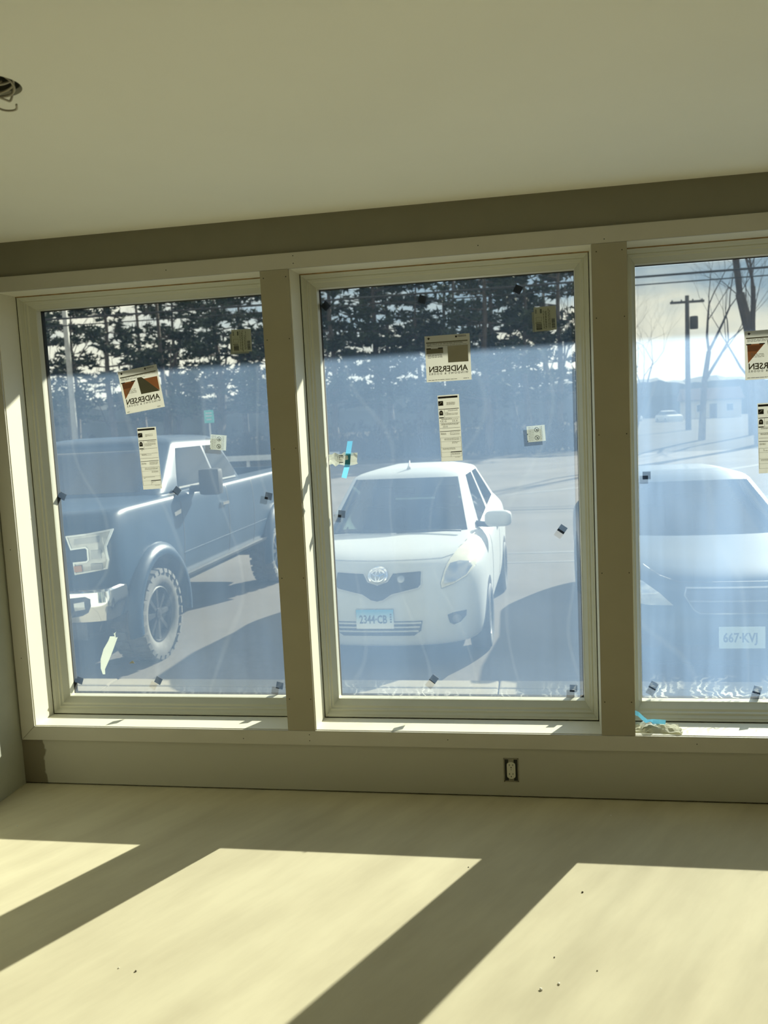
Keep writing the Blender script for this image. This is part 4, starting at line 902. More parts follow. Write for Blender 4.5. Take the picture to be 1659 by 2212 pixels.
for s in (-1, 1):
    hl = [(.505, .70), (.512, .665), (.60, .69), (.70, .735), (.765, .80), (.785, .88), (.79, .97), (.77, 1.005), (.70, .985), (.62, .93), (.565, .87), (.53, .80)]
    hl = [(s*a, b) for a, b in (hl if s > 0 else reversed(hl))]
    h_ = conform('headlight', bv, hl, M_lampw, hb, off=.010, thick=.015, bulge=.012)
    lo = [(s*a, b) for a, b in [(.53, .70), (.62, .71), (.70, .75), (.74, .80), (.72, .835), (.64, .85), (.57, .84), (.54, .78)]]
    conform('reflector_bowl', bv, lo, M_refl, h_, off=.026, thick=.004)
    conform_multi('headlight_edge', bv, outline_strip(hl, .007), M_plk, h_, off=.008, thick=.006, grid=.08)
    fg = [(s*a, b) for a, b in [(.555, .455), (.60, .47), (.70, .475), (.695, .43), (.65, .385), (.60, .37), (.57, .39)]]
    f_ = conform('fog_recess', bv, fg, M_plk, hb, off=.005, thick=.004)
    conform('fog_lamp', bv, ell(s*.625, .42, .035, .033, 14), M_refl, f_, off=.012, thick=.005)
    bm = bmesh.new(); bmesh.ops.create_uvsphere(bm, u_segments=18, v_segments=12, radius=1)
    for v in bm.verts: v.co = Vector((sgnpow(v.co.x, .6)*.125, sgnpow(v.co.y, .8)*.07, sgnpow(v.co.z, .6)*.075))
    m_ = obj('wing_mirror', bm, M_white, hb, True); m_.location = (s*.905, 1.25, 1.075)
    bm = bmesh.new(); tube(bm, [(s*.70, 1.27, 1.03), (s*.80, 1.26, 1.02), (s*.88, 1.25, 1.03)], [.03, .026, .03], 8); obj('mirror_arm', bm, M_plk, hb, True)
    # side features
    sv = -s
    for a in (1.35, 2.45): conform('door_seam', bv, [(a-.005, 1.0), (a+.005, 1.0), (a+.005, .35), (a-.005, .35)], M_plk, hb, axis='x', sign=sv, off=.002, thick=.003)
    conform('door_handle', bv, [(2.2, .90), (2.36, .90), (2.36, .875), (2.2, .875)], M_white, hb, axis='x', sign=sv, off=.03, thick=.03)
    for wy in (.78, 3.22):
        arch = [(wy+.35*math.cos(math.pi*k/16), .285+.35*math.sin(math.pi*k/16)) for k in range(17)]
        conform('wheel_arch', bv, arch, M_plk, hb, axis='x', sign=sv, off=.003, thick=.004)  # black patch on the uncut side, painted for the dark wheel recess
        wheel(hb, s*.765, wy, .285, .185, s, .19, M_tire, M_rims)
conform_multi('bonnet_seam', bv, outline_strip([(-.70, .955), (-.62, .90), (-.50, .875), (0, .868), (.50, .875), (.62, .90), (.70, .955)], .006, False), M_refl, hb, off=.003, thick=.003, grid=.05)
# interior
for x in (-.33, .33):
    bm = bmesh.new(); box(bm, x-.22, x+.22, 2.05, 2.22, .55, 1.12, 0, .05); box(bm, x-.12, x+.12, 2.12, 2.20, 1.12, 1.32, 0, .035); box(bm, x-.23, x+.23, 1.65, 2.15, .45, .60, 0, .04); obj('front_seat', bm, M_int, hb, 40)
bm = bmesh.new(); box(bm, -.62, .62, 2.95, 3.1, .5, 1.12, 0, .05); obj('rear_seat', bm, M_int, hb, 40)
bm = bmesh.new(); prism(bm, [(1.02, .98), (1.3, 1.0), (1.42, .93), (1.42, .6), (1.02, .6)], 'x', -.64, .64); obj('dashboard', bm, M_int, hb)
bm = bmesh.new(); tube(bm, [(.33+.17*math.cos(2*math.pi*k/24), 1.47+.05*math.sin(2*math.pi*k/24), 1.0+.16*math.sin(2*math.pi*k/24)) for k in range(25)], .014, 8, False); obj('steering_wheel', bm, M_int, hb, True)
bm = bmesh.new(); box(bm, -.10, .10, 1.56, 1.58, 1.30, 1.36, 0, .008); obj('rearview_mirror', bm, M_int, hb)
for (xa, xb) in ((-.62, -.03), (.02, .60)):
    bm = bmesh.new(); tube(bm, [(xa, .90, 1.012), ((xa+xb)/2, .925, 1.022), (xb, .90, 1.016)], .009, 6); obj('wiper', bm, M_plk, hb, True)
bm = bmesh.new(); tube(bm, [(0, 1.85, 1.52), (0, 1.87, 1.545), (0, 1.93, 1.60)], [.022, .012, .004], 8); obj('antenna', bm, M_white, hb, True)

# ---------------- dark sedan
sd_ = empty('slate_sedan', (1.36, 2.66, GZ), R(0.5)); tag(sd_, 'dark slate sedan parked facing the right window', 'car', 'vehicles parked outside the windows')
keys = [dict(w=.76, yf=.16, yr=4.5, zf=.17, d=.5, n=2.5), dict(w=.845, yf=.04, yr=4.6, zf=.19, d=.55, n=2.6), dict(w=.885, yf=.0, yr=4.65, zf=.32, d=.55, n=2.7), dict(w=.905, yf=-.01, yr=4.68, zf=.50, d=.6, n=2.7),
        dict(w=.905, yf=.03, yr=4.68, zf=.65, zs0=.70, zs1=.75, d=.65, n=2.5), dict(w=.885, yf=.12, yr=4.66, zf=.74, zs0=.83, zs1=.88, d=.75, n=2.4), dict(w=.82, yf=.35, yr=4.55, zf=.84, zs0=.90, zs1=.97, d=.7, n=2.4),
        dict(w=.735, yf=1.10, yr=4.05, zf=.965, zs0=.97, zs1=1.02, zr=1.02, d=.36, dr=.4, n=2.6, crease=True),
        dict(w=.56, yf=1.90, yr=3.35, zf=1.345, zs0=1.34, zs1=1.34, zr=1.33, d=.22, dr=.25, n=3, crease=True), dict(w=.50, yf=2.02, yr=3.25, zf=1.39, zs0=1.385, zs1=1.38, d=.2, dr=.2, n=3), dict(w=.33, yf=2.2, yr=3.1, zf=1.43, zs0=1.425, zs1=1.42, d=.15, dr=.15, n=3)]
bm = loft(keys, 3, 12, 16, 6, True, True); bv2 = bvh_of(bm)
ws = extract(bm, lambda b, i, f: b == 7 and i < 8); sg = [extract(bm, lambda b, i, f: b == 7 and NF+1 <= i < NF+NS-1 and i != NF+8 and f.calc_center_median().x*q > 0) for q in (-1, 1)]; rw = extract(bm, lambda b, i, f: b == 7 and i >= NF+NS+1)
obj('body', bm, M_navy, sd_, 38); M_wsd = car_glass('dark_windscreen', (0.30, 0.36, 0.36))
obj('windscreen', ws, M_wsd, sd_, True); [obj('side_window', q, M_wsd, sd_, True) for q in sg]; obj('rear_window', rw, M_wsd, sd_, True)
gp = [(-.36, .69), (-.34, .735), (.34, .735), (.36, .69), (.31, .60), (.27, .575), (-.27, .575), (-.31, .60)]
conform('upper_grille', bv2, gp, M_plk, sd_, off=.004)
conform_multi('grille_surround', bv2, outline_strip(gp, .009), M_refl, sd_, off=.014, thick=.012, grid=.06)
conform('grille_bar', bv2, [(-.33, .660), (.33, .660), (.33, .650), (-.33, .650)], M_refl, sd_, off=.014, thick=.01, grid=.08)
conform('lower_grille', bv2, [(-.45, .34), (.45, .34), (.38, .24), (-.38, .24)], M_plk, sd_, off=.004)
plate(sd_, 0, .41, -.022, '667\u00b7KVJ', mat('pale_plate', (0.42, 0.52, 0.56), 0.5, noise_amt=0.05), False)
for s in (-1, 1):
    hl = [(s*a, b) for a, b in [(.44, .625), (.52, .70), (.62, .765), (.74, .80), (.83, .82), (.845, .72), (.80, .645), (.62, .62)]]
    h_ = conform('headlight', bv2, hl, M_lamp, sd_, off=.008, thick=.015, bulge=.012)
    conform('fog_recess', bv2, [(s*a, b) for a, b in [(.52, .40), (.68, .42), (.70, .34), (.55, .31)]], M_plk, sd_, off=.003, thick=.004)
    bm = bmesh.new(); bmesh.ops.create_uvsphere(bm, u_segments=18, v_segments=12, radius=1)
    for v in bm.verts: v.co = Vector((sgnpow(v.co.x, .6)*.095, sgnpow(v.co.y, .8)*.07, sgnpow(v.co.z, .6)*.07))
    m_ = obj('wing_mirror', bm, M_navy, sd_, True); m_.location = (s*.895, 1.5, 1.03)
    bm = bmesh.new(); tube(bm, [(s*.72, 1.5, .98), (s*.88, 1.5, .98)], .03, 8); obj('mirror_arm', bm, M_plk, sd_, True)
    for a in (1.5, 2.6): conform('door_seam', bv2, [(a-.005, .97), (a+.005, .97), (a+.005, .35), (a-.005, .35)], M_plk, sd_, axis='x', sign=-s, off=.002, thick=.003)
    for wy in (.92, 3.62):
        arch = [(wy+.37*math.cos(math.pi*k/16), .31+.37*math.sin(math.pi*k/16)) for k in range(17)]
        conform('wheel_arch', bv2, arch, M_plk, sd_, axis='x', sign=-s, off=.003, thick=.004); wheel(sd_, s*.825, wy, .315, .205, s, .21, M_tire, M_rims)  # arch is a black patch standing in for the shade around the wheel
for x in (-.36, .36):
    bm = bmesh.new(); box(bm, x-.23, x+.23, 2.35, 2.5, .5, 1.08, 0, .05); box(bm, x-.12, x+.12, 2.4, 2.48, 1.08, 1.24, 0, .03); obj('front_seat', bm, M_int, sd_, 40)
bm = bmesh.new(); prism(bm, [(1.2, .94), (1.5, .96), (1.62, .90), (1.62, .6), (1.2, .6)], 'x', -.68, .68); obj('dashboard', bm, M_int, sd_)
conform_multi('bonnet_seam', bv2, outline_strip([(-.62, .87), (-.5, .80), (-.38, .765), (.38, .765), (.5, .80), (.62, .87)], .006, False), M_plk, sd_, off=.002, thick=.003, grid=.05)

# ---------------- lifted dark blue pickup
tk = empty('pickup_truck', (-4.31, 2.55, GZ)); tag(tk, 'lifted dark blue pickup truck with chrome bumper beside the left window', 'truck', 'vehicles parked outside the windows')
keys = [dict(w=.93, yf=.26, yr=5.72, zf=.60, d=.30, dr=.1, n=3.2), dict(w=.965, yf=.20, yr=5.75, zf=.66, d=.30, dr=.1, n=3.4), dict(w=.99, yf=.15, yr=5.78, zf=.84, d=.30, dr=.1, n=3.6), dict(w=1.0, yf=.125, yr=5.78, zf=1.05, d=.32, dr=.1, n=3.8),
        dict(w=.995, yf=.13, yr=5.78, zf=1.22, zs0=1.22, d=.34, dr=.1, n=3.6), dict(w=.98, yf=.17, yr=5.78, zf=1.33, zs0=1.35, zs1=1.36, d=.36, dr=.1, n=3.4), dict(w=.955, yf=.23, yr=5.77, zf=1.385, zs0=1.405, zs1=1.43, d=.36, dr=.1, n=3.2), dict(w=.90, yf=.34, yr=5.74, zf=1.41, zs0=1.425, zs1=1.44, d=.34, dr=.1, n=3.0),
        dict(w=.78, yf=.55, yr=5.70, zf=1.43, zs0=1.44, zs1=1.445, d=.3, dr=.1, n=3.0)]
bm = loft(keys, 3, 12, 26, 5, True, True)
cut = []
for s in (-1, 1):
    for wy in (1.0, 4.62):
        c = bmesh.new(); bmesh.ops.create_cone(c, cap_ends=True, segments=40, radius1=.50, radius2=.50, depth=.60, matrix=Matrix.Translation((s*.88, wy, .44)) @ Matrix.Rotation(R(90), 4, 'Y')); cut.append(c)
c = bmesh.new(); box(c, -.76, .76, 3.78, 5.66, .95, 1.7); cut.append(c)
bm = boolean_cut(bm, cut); bv3 = bvh_of(bm)
obj('body', bm, M_blue, tk, 35)
ck = [dict(w=.90, yf=1.18, yr=3.64, zf=1.40, zs0=1.40, d=.30, dr=.12, n=3.2), dict(w=.895, yf=1.22, yr=3.63, zf=1.445, zs0=1.45, d=.30, dr=.12, n=3.2, crease=True),
      dict(w=.735, yf=1.95, yr=3.44, zf=1.875, zs0=1.875, zs1=1.865, d=.16, dr=.12, n=3.4, crease=True), dict(w=.70, yf=2.0, yr=3.42, zf=1.92, zs0=1.915, zs1=1.905, d=.16, dr=.12, n=3.4), dict(w=.60, yf=2.1, yr=3.36, zf=1.955, zs0=1.955, zs1=1.945, d=.14, dr=.12, n=3.2), dict(w=.35, yf=2.2, yr=3.2, zf=1.975, zs0=1.975, zs1=1.965, d=.1, dr=.1, n=3)]
bm = loft(ck, 3, 10, 16, 4, False, True); bvc = bvh_of(bm); cab = obj('cab', bm, M_blue, tk, 35)
for s in (-1, 1):
    sv = -s
    win = [(1.80, 1.475), (1.90, 1.60), (2.12, 1.84), (2.78, 1.84), (2.78, 1.475)]
    w1_ = conform('side_window', bvc, win, M_dkgl, tk, axis='x', sign=sv, off=.004, thick=.004)
    win2 = [(2.84, 1.475), (2.84, 1.84), (3.22, 1.835), (3.30, 1.78), (3.46, 1.55), (3.44, 1.49), (3.38, 1.475)]
    conform('side_window', bvc, win2, M_dkgl, tk, axis='x', sign=sv, off=.004, thick=.004)
    conform('belt_moulding', bvc, [(1.80, 1.472), (3.40, 1.472), (3.40, 1.455), (1.80, 1.455)], M_chr, tk, axis='x', sign=sv, off=.014, thick=.012, grid=.2)
    for a, z1, z0 in ((1.62, 1.38, .68), (2.86, 1.42, .68), (3.70, 1.44, .66)): conform('door_seam', bv3, [(a-.006, z1), (a+.006, z1), (a+.006, z0), (a-.006, z0)], M_plk, tk, axis='x', sign=sv, off=.002, thick=.003)
    conform('door_handle', bv3, [(2.62, 1.235), (2.80, 1.235), (2.80, 1.205), (2.62, 1.205)], M_chr, tk, axis='x', sign=sv, off=.035, thick=.03)
    conform('fender_vent', bv3, [(1.42, 1.26), (1.58, 1.28), (1.57, 1.24), (1.43, 1.225)], M_chr, tk, axis='x', sign=sv, off=.012, thick=.01)
    conform('rocker_step', bv3, [(1.55, .655), (4.05, .655), (4.05, .625), (1.55, .625)], M_plk, tk, axis='x', sign=sv, off=.06, thick=.06, grid=.3)
    conform('body_crease', bv3, [(1.6, .86), (5.6, .88), (5.6, .868), (1.6, .848)], M_blue, tk, axis='x', sign=sv, off=.006, thick=.006, grid=.3)
    for wy in (1.0, 4.62):
        bm = bmesh.new(); rows = []
        for k in range(25):
            a = math.pi*(-0.06+1.12*k/24); c_, s_ = math.cos(a), math.sin(a); row = []
            for (rr, dx) in ((.47, -.05), (.485, .05), (.50, .068), (.55, .062), (.605, .012), (.61, -.012)):
                row.append(bm.verts.new((s*(1.0+dx), wy+rr*c_, .44+rr*s_)))
            rows.append(row)
        for a, b in zip(rows, rows[1:]):
            for i in range(5): bm.faces.new((a[i], a[i+1], b[i+1], b[i]))
        bmesh.ops.recalc_face_normals(bm, faces=bm.faces[:]); obj('wheel_flare', bm, M_blue, tk, 60)
        wheel(tk, s*.87, wy, .405, .29, s, .25, M_tired, M_rimb, lugs=26, spokes=8)
    # headlight
    hl = [(.655, 1.225), (.80, 1.235), (.965, 1.255), (.955, 1.20), (.935, 1.13), (.945, 1.02), (.93, .955), (.70, .925), (.70, 1.015), (.80, 1.02), (.815, 1.035), (.815, 1.12), (.80, 1.135), (.69, 1.125)]
    hl = [(s*a, b) for a, b in hl]
    h_ = conform('headlight', bv3, hl, M_lamp, tk, off=.012, thick=.02)
    conform_multi('headlight_rim', bv3, outline_strip(hl, .012), mat('pale_lamp_rim', (0.7, 0.74, 0.75), 0.2, 0.3, noise_amt=0.05), h_, off=.022, thick=.012, grid=.08)
    for q in ([(.72, 1.205), (.90, 1.22), (.90, 1.17), (.72, 1.16)], [(.84, 1.11), (.91, 1.11), (.91, 1.04), (.84, 1.04)], [(.83, 1.0), (.91, 1.0), (.91, .95), (.83, .95)]):
        conform('lamp_chamber', bv3, [(s*a, b) for a, b in q], M_refl, h_, off=.028, thick=.006)
    conform('amber_marker', bv3, [(s*a, b) for a, b in [(.70, .99), (.76, .995), (.76, .945), (.70, .94)]], mat('amber_lens', (0.40, 0.20, 0.09), 0.2, noise_amt=0.1), h_, off=.028, thick=.006)
    # mirror
    bm = bmesh.new(); box(bm, -.11, .11, -.07, .06, -.13, .13, 0, .04); m_ = obj('wing_mirror', bm, M_plk, tk, 40); m_.location = (s*1.16, 1.98, 1.50)
    bm = bmesh.new(); tube(bm, [(s*.93, 2.02, 1.43), (s*1.08, 2.0, 1.44)], .035, 8); obj('mirror_arm', bm, M_plk, tk, True)
conform('windscreen', bvc, [(-.72, 1.47), (-.64, 1.84), (.64, 1.84), (.72, 1.47)], M_dkgl, tk, off=.004, thick=.004)
conform('rear_window', bvc, [(-.62, 1.50), (-.55, 1.80), (.55, 1.80), (.62, 1.50)], M_dkgl, tk, sign=-1, off=.004, thick=.004)
# grille between the lamps, bumper
conform('upper_grille', bv3, [(-.64, 1.22), (.64, 1.22), (.62, .95), (-.62, .95)], M_plk, tk, off=.004, thick=.01)
for z in (1.17, 1.0): conform('grille_bar', bv3, [(-.64, z+.02), (.64, z+.02), (.64, z-.02), (-.64, z-.02)], M_chr, tk, off=.03, thick=.025, grid=.2)
kb = [dict(w=.95, yf=.05, yr=.44, zf=.545, d=.20, dr=.05, n=3.4), dict(w=.985, yf=.01, yr=.46, zf=.56, d=.20, dr=.05, n=3.6, crease=True), dict(w=1.0, yf=-.02, yr=.46, zf=.68, d=.22, dr=.05, n=3.8), dict(w=.99, yf=.0, yr=.46, zf=.79, d=.22, dr=.05, n=3.8, crease=True), dict(w=.965, yf=.03, yr=.44, zf=.81, d=.2, dr=.05, n=3.6)]
bm = loft(kb, 3, 14, 3, 4, True, True); bvb = bvh_of(bm); bp_ = obj('front_bumper', bm, M_chr, tk, 40); bp_['label'] = 'chrome front bumper'
conform('bumper_centre', bvb, [(-.60, .80), (.60, .80), (.58, .56), (-.58, .56)], M_plk, tk, off=.006, thick=.008)
for s in (-1, 1):
    q = [(.645, .745), (.67, .755), (.83, .765), (.87, .745), (.875, .69), (.85, .64), (.80, .615), (.68, .60), (.65, .61)]
    f_ = conform('fog_recess', bvb, [(s*a, b) for a, b in q], M_plk, tk, off=.004, thick=.006)
    conform('fog_lamp', bvb, [(s*a, b) for a, b in [(.75, .72), (.83, .73), (.835, .67), (.755, .66)]], M_lamp, f_, off=.012, thick=.008, bulge=.008)
bm = bmesh.new(); box(bm, -.80, .80, .08, .40, .40, .55, 0, .03); obj('air_dam', bm, M_plk, tk, 40)
bm = bmesh.new(); box(bm, -.62, .62, .5, 5.2, .42, .62, 0, .02); tube(bm, [(-.8, 1.0, .42), (.8, 1.0, .42)], .06, 10); tube(bm, [(-.8, 4.62, .42), (.8, 4.62, .42)], .07, 10); obj('chassis', bm, M_plk, tk)

# ================================================================== STREET FURNITURE
M_pole = mat('weathered_pole_wood', (0.10, 0.09, 0.08), 0.9, noise_amt=0.2, noise_scale=3)
M_polel = mat('pale_grey_pole', (0.50, 0.50, 0.48), 0.8, noise_amt=0.1)
up_ = empty('utility_pole', (11.25, 64, GZ)); tag(up_, 'utility pole with crossarm and transformer, seen through the right window', 'pole')
bm = bmesh.new(); tube(bm, [(0, 0, 0), (0, 0, 10.0)], [.22, .15], 10); obj('pole', bm, M_pole, up_, True)
bm = bmesh.new(); box(bm, -1.2, 1.2, -.08, .06, 9.45, 9.62); obj('crossarm', bm, M_pole, up_)
bm = bmesh.new(); lathe(bm, [(0, .28), (.05, .30), (.85, .30), (.92, .26)], 'z', 14, (.45, -.1, 7.55), closed=False); bmesh.ops.holes_fill(bm, edges=bm.edges[:]); obj('transformer', bm, M_pole, up_, 40)
for x in (-1.05, -.4, .4, 1.05):
    bm = bmesh.new(); lathe(bm, [(9.6, .04), (9.68, .06), (9.74, .03)], 'z', 8, (x, 0, 0), closed=False); obj('insulator', bm, M_pole, up_)
lp = empty('light_pole', (-17.3, 27.0, GZ)); tag(lp, 'tall pale grey pole seen through the left window', 'pole')
bm = bmesh.new(); tube(bm, [(0, 0, 0), (0, 0, 9.5)], [.12, .085], 10); obj('pole', bm, M_polel, lp, True)
bm = bmesh.new(); tube(bm, [(0, 0, 9.2), (.5, 0, 9.7), (1.6, 0, 9.8)], .04, 8); box(bm, 1.5, 2.1, -.12, .12, 9.72, 9.84); obj('lamp_arm', bm, M_polel, lp)
for k, (h, r_, sag, y) in enumerate([(5.93, .035, .16, 26.0), (5.66, .020, .14, 26.0), (6.35, .012, .12, 26.3)]):
    bm = bmesh.new(); pts = []
    for i in range(41):
        x = -26+i*1.3; pts.append((x, y, h - sag*(1-((x+2)/26)**2) + .14*0)); 
    tube(bm, pts, r_, 6); w_ = obj('power_line', bm, M_plk)
    tag(w_, ['thick dark power cable crossing above the street, lowest but one', 'thin dark power wire just below the thick cable', 'thinnest and highest dark wire above the street'][k], 'wire')
sg_ = empty('street_sign', (-11.1, 25, GZ)); tag(sg_, 'small green road sign on a post beyond the pickup truck', 'sign')
bm = bmesh.new(); tube(bm, [(0, 0.03, 0), (0, 0.03, 2.65)], .03, 8); obj('post', bm, M_polel, sg_)
boxo('sign_panel', -.17, .17, -.01, .01, 2.2, 2.64, mat('green_sign_face', (0.05, 0.42, 0.32), 0.5, noise_amt=0.05), sg_, bev=.004)
bm = bmesh.new(); box(bm, -.11, .11, -.014, -.011, 2.52, 2.56); box(bm, -.11, .11, -.014, -.011, 2.42, 2.46); box(bm, -.09, .09, -.014, -.011, 2.30, 2.34); obj('sign_marks', bm, M_polel, sg_)
gr_ = empty('guardrail', (-14, 33.5, GZ)); tag(gr_, 'low pale metal guardrail along the far side of the street', 'barrier')
boxo('rail', -14, 5.5, -.03, .03, .48, .72, M_polel, gr_, bev=.01)
for k in range(11): boxo('post', -13.6+k*1.85, -13.48+k*1.85, .03, .15, 0, .70, M_polel, gr_)

# far parked cars, small house across the street on the right
def far_car(x, y, m, label, s=1.0, rz=R(90)):
    e = empty('distant_car', (x, y, GZ), rz); tag(e, label, 'car')
    ky = [dict(w=.85*s, yf=0, yr=4.4, zf=.2, d=.3, dr=.3, n=3), dict(w=.9*s, yf=0, yr=4.5, zf=.55, d=.3, dr=.3, n=3), dict(w=.85*s, yf=.1, yr=4.45, zf=.9*s, d=.3, dr=.3, n=3), dict(w=.8*s, yf=1.0, yr=4.2, zf=1.0*s, d=.2, dr=.2, n=3, crease=True), dict(w=.6*s, yf=1.7, yr=3.6, zf=1.42*s, d=.2, dr=.2, n=3, crease=True), dict(w=.4*s, yf=1.9, yr=3.4, zf=1.48*s, d=.1, dr=.1, n=3)]
    b = loft(ky, 2, 5, 8, 4); gl = extract(b, lambda bb, i, f: bb == 3); obj('body', b, m, e, 40); obj('windows', gl, M_dkgl, e)
    for sx in (-1, 1):
        for wy in (.9, 3.5):
            b = bmesh.new(); lathe(b, [(-.1, .2), (-.1, .32), (.1, .32), (.1, .2), (.1, .001)], 'x', 16, (sx*.8, wy, .32), closed=False); obj('wheel', b, M_tire, e)
far_car(15.6, 98, M_white, 'distant white car across the street, seen through the right window', 1.0, R(12))
far_car(13.6, 112, M_rims, 'distant silver car farther back, seen through the right window', 1.0)
hs = empty('small_building', (23.5, 118, GZ)); tag(hs, 'small buff building far off, seen through the right window', 'building')
M_buff = mat('buff_wall', (0.50, 0.44, 0.34), 0.9, noise_amt=0.05)
boxo('wall', -3.5, 3.5, 0, 5, 0, 2.6, M_buff, hs)
bm = bmesh.new(); prism(bm, [(-.4, 2.6), (5.4, 2.6), (2.5, 4.2)], 'x', -3.9, 3.9); obj('roof', bm, mat('brown_shingles', (0.16, 0.12, 0.10), 0.9, noise_amt=0.2), hs)
for x in (-2.2, 1.6):
    w_ = boxo('window', x, x+.9, -.04, 0, 1.0, 2.0, M_polel, hs); boxo('window_glass', x+.08, x+.82, -.06, -.03, 1.08, 1.92, M_dkgl, w_)
boxo('door', -.5, .4, -.05, 0, 0, 2.05, M_pole, hs)

# ================================================================== TREES
M_bark = mat('grey_brown_bark', (0.11, 0.09, 0.075), 0.95, noise_amt=0.25, noise_scale=4)
M_twig = mat('bare_twigs', (0.10, 0.08, 0.07), 0.95, noise_amt=0.2, noise_scale=4)
M_need = mat('pine_needles', (0.035, 0.055, 0.03), 0.8, noise_amt=0.35, noise_scale=1.5)
M_hazew = mat('distant_woods', (0.055, 0.06, 0.055), 0.95, noise_amt=0.3, noise_scale=.25)
def pine_meshes(seed, H, gap):
    rr = random.Random(seed); tb = bmesh.new(); lean = rr.uniform(-.3, .3)
    def cx(z): return Vector((lean*(z/H)**1.5, .1*math.sin(z), z))
    tube(tb, [cx(z) for z in [H*k/8 for k in range(9)]], [0.22*(1-k/8.6) for k in range(9)], 7)
    fb = bmesh.new(); z = H*rr.uniform(.16, .24)
    while z < H-.3:
        nb = rr.randint(4, 6); t = z/H; Lm = (1-t)**.6*H*.28+.5
        for b in range(nb):
            a = rr.uniform(0, 6.283); L = Lm*rr.uniform(.55, 1.1)
            if rr.random() < .10+gap*.4: continue
            d = Vector((math.cos(a), math.sin(a), rr.uniform(-.05, .28))); p0 = cx(z); p1 = p0+d*L
            tube(tb, [p0, (p0+p1)/2+Vector((0, 0, -.1)), p1], [.05, .03, .012], 4, False)
            n = int(5+L*5)
            for k in range(n):
                s = rr.uniform(.28, 1.05); c = p0+d*L*s+Vector((rr.gauss(0, .22), rr.gauss(0, .22), rr.gauss(0, .12)+.05))
                for q in range(7):
                    v = Vector((rr.gauss(0, 1), rr.gauss(0, 1), rr.gauss(.25, .55))).normalized(); l = rr.uniform(.22, .44); o = v.cross(Vector((rr.gauss(0, 1), rr.gauss(0, 1), rr.gauss(0, 1)))).normalized()*.075
                    a_ = fb.verts.new(c-o); b_ = fb.verts.new(c+o); c_ = fb.verts.new(c+v*l); fb.faces.new((a_, b_, c_))
        z += rr.uniform(.45, .95)*(1.15 if gap else .85)
    mt = bpy.data.meshes.new('trunk'); tb.to_mesh(mt); tb.free(); mt.materials.append(M_bark)
    mf = bpy.data.meshes.new('foliage'); fb.to_mesh(mf); fb.free(); mf.materials.append(M_need); return mt, mf
def bare_meshes(seed, H, r0, depth=6, spread_=.5, fork=.4):
    rr = random.Random(seed); tb = bmesh.new(); bb = bmesh.new()
    def grow(p, d, L, r, lv):
        pts = [p]; n = 3; dd = d.copy()
        for k in range(n):
            dd = (dd+Vector((rr.gauss(0, .10), rr.gauss(0, .10), rr.gauss(.03, .05)))).normalized(); pts.append(pts[-1]+dd*L/n)
        rad = [r*(1-.4*k/n) for k in range(n+1)]
        tube(tb if lv == 0 else bb, pts, rad, 8 if lv == 0 else (5 if lv < 3 else 3), False)
        if lv >= depth: return
        for q in range(rr.choice((2, 2, 3)) if lv else 3):
            ax = dd.orthogonal().normalized(); ax.rotate(Matrix.Rotation(rr.uniform(0, 6.283), 3, dd)); nd = (dd+ax*rr.uniform(.35, .85)*spread_*1.6).normalized()
            grow(pts[-1] if q < 2 else pts[-2], nd, L*rr.uniform(.62, .85) if lv else H*(1-fork)*.36, rad[-1]*rr.uniform(.6, .8), lv+1)
    grow(Vector((0, 0, 0)), Vector((0, 0, 1)), H*fork, r0, 0)
    mt = bpy.data.meshes.new('trunk'); tb.to_mesh(mt); tb.free(); mt.materials.append(M_bark)
    mb = bpy.data.meshes.new('branches'); bb.to_mesh(mb); bb.free(); mb.materials.append(M_twig); return mt, mb
PINES = [pine_meshes(11, 13.5, .0), pine_meshes(12, 12.0, .5), pine_meshes(13, 14.5, 1.0)]
BIG = bare_meshes(31, 15.0, .36, 6, .42, .50)
FORK = bare_meshes(37, 11.5, .20, 6, .40, .42)
BARES = [bare_meshes(21, 11.0, .16, 6, .5, .35), bare_meshes(22, 12.5, .20, 6, .45, .42), bare_meshes(23, 9.5, .12, 6, .6, .3)]
def plant(kind, meshes, x, y, rz, s, label, group):
    e = empty(kind, (x, y, GZ-.02), rz); e.scale = (s, s, s); tag(e, label, 'tree', group)
    names = ('trunk', 'foliage') if kind == 'pine_tree' else ('trunk', 'branches')
    for nm, me in zip(names, meshes):
        o = bpy.data.objects.new(nm, me); COL.objects.link(o); o.parent = e
    return e
rr = random.Random(42)
GP = 'dark pines beyond the street'
GB = 'bare trees among the pines beyond the street'
# front row of pines seen through the left and middle windows
xs = [-27.4, -23.2, -20.0, -16.8, -13.0, -10.4, -8.1, -5.9, -4.0, -2.4, -.4, 1.3]
ORD = ['first', 'second', 'third', 'fourth', 'fifth', 'sixth', 'seventh', 'eighth', 'ninth', 'tenth', 'eleventh']
PINE_LABELS = ['front-row dark pine just left of the pale grey pole'] + ['front-row dark pine, %s one right of the pale grey pole' % q for q in ORD]
for k, x in enumerate(xs):
    y = 41+rr.uniform(-1.5, 3.5)
    plant('pine_tree', PINES[k % 3], x*(y+3.5)/45, y, rr.uniform(0, 6.28), rr.uniform(.85, 1.1), PINE_LABELS[k], GP)
for k in range(13):
    x = -37+k*3.15+rr.uniform(-.8, .8); y = 52+rr.uniform(-2, 5)
    plant('pine_tree', PINES[(k+1) % 3], x*1.15, y, rr.uniform(0, 6.28), rr.uniform(.95, 1.25), 'dark pine farther back behind the front row of pines', 'dark pines of the back row')
for k in range(16):
    x = -32+k*2.25+rr.uniform(-.7, .7); y = 44+rr.uniform(0, 8)
    plant('bare_tree', BARES[k % 3], x, y, rr.uniform(0, 6.28), rr.uniform(.8, 1.15), 'thin leafless tree standing among the dark pines', GB)
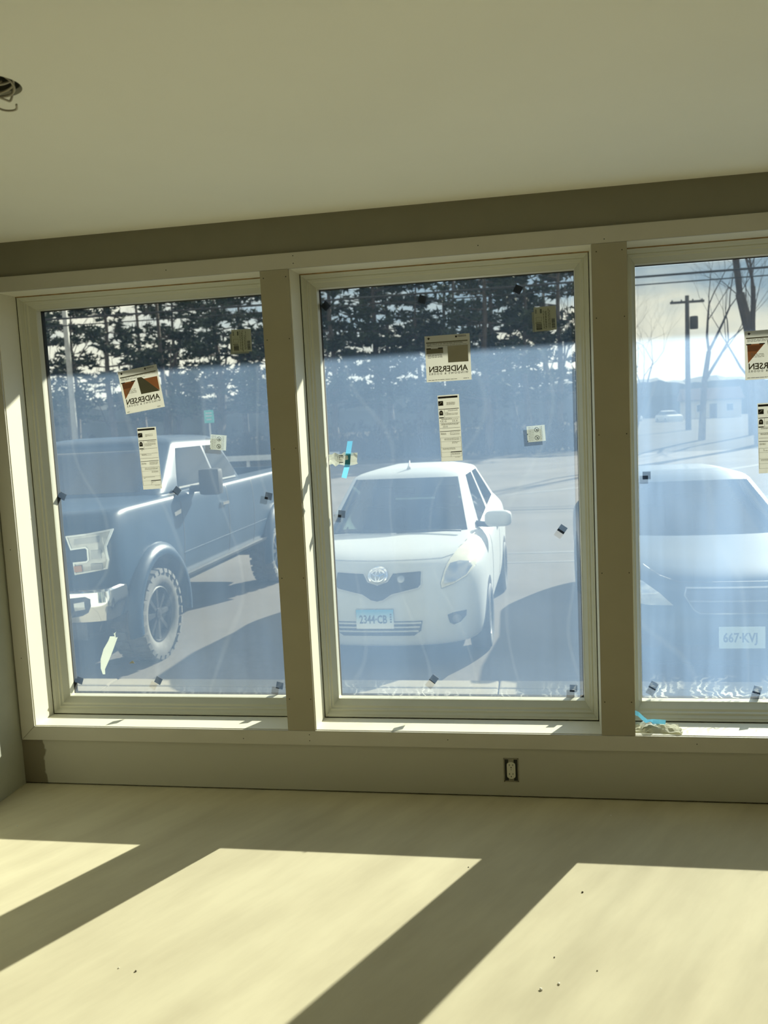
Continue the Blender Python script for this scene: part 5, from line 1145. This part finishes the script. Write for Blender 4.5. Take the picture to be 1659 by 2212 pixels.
plant('bare_tree', FORK, 8.75, 45, 1.9, 1.0, 'leafless tree with a forked trunk beside the transformer pole', None)
plant('bare_tree', BIG, 10.35, 39, 2.2, .95, 'tall leafless tree near the edge of the right window', None)
plant('bare_tree', BARES[2], 5.4, 47, .3, .95, 'slender leafless tree left of the transformer pole', None)
plant('bare_tree', BARES[1], 12.0, 48, 4.0, .95, 'leafless tree behind the tall one in the right window', None)
plant('bare_tree', BARES[0], 4.2, 55, 5.0, .9, 'leafless tree far back next to the right window upright', None)
# understory brush along the wood edge
bm = bmesh.new()
for k in range(2200):
    x = rr.uniform(-48, 2.5); y = rr.uniform(39, 56); z0 = GZ; hgt = rr.uniform(.6, 2.2)
    for q in range(4):
        dx, dy = rr.gauss(0, .35), rr.gauss(0, .35); a = bm.verts.new((x-.03, y, z0)); b = bm.verts.new((x+.03, y, z0)); c = bm.verts.new((x+dx, y+dy, z0+hgt*rr.uniform(.6, 1)))
        bm.faces.new((a, b, c))
    for q in range(5):
        c = Vector((x+rr.gauss(0, .5), y+rr.gauss(0, .5), z0+hgt*rr.uniform(.1, .9))); v = [bm.verts.new(c+Vector((rr.gauss(0, .12), rr.gauss(0, .05), rr.gauss(0, .16)))) for _ in range(3)]; bm.faces.new(v)
tag(obj('undergrowth', bm, mat('brown_brush', (0.03, 0.026, 0.02), 0.95, noise_amt=0.3, noise_scale=1)), 'brown brush along the edge of the woods', kind='stuff')
# distant wooded ridge
bm = bmesh.new(); rr = random.Random(5); prevrow = None
nx = 240
def ridge(x, y): return 7.2+2.2*noise.noise(Vector((x*.02, y*.02, 3)))+1.1*noise.noise(Vector((x*.12, y*.1, 1)))+.8*noise.noise(Vector((x*.5, y*.4, 7)))
ys = [150, 152, 155, 160, 168, 178]
for i in range(nx+1):
    x = -170+340*i/nx; row = [bm.verts.new((x, 149.5, GZ))]
    for j, y in enumerate(ys): row.append(bm.verts.new((x, y, GZ+ridge(x, y)*(.55, .9, 1.0, 1.02, 1.05, 1.08)[j])))
    row.append(bm.verts.new((x, 182, GZ)))
    if prevrow:
        for a in range(len(row)-1): bm.faces.new((prevrow[a], row[a], row[a+1], prevrow[a+1]))
    prevrow = row
tag(obj('distant_woods', bm, M_hazew), 'low wooded ridge on the horizon', kind='structure')
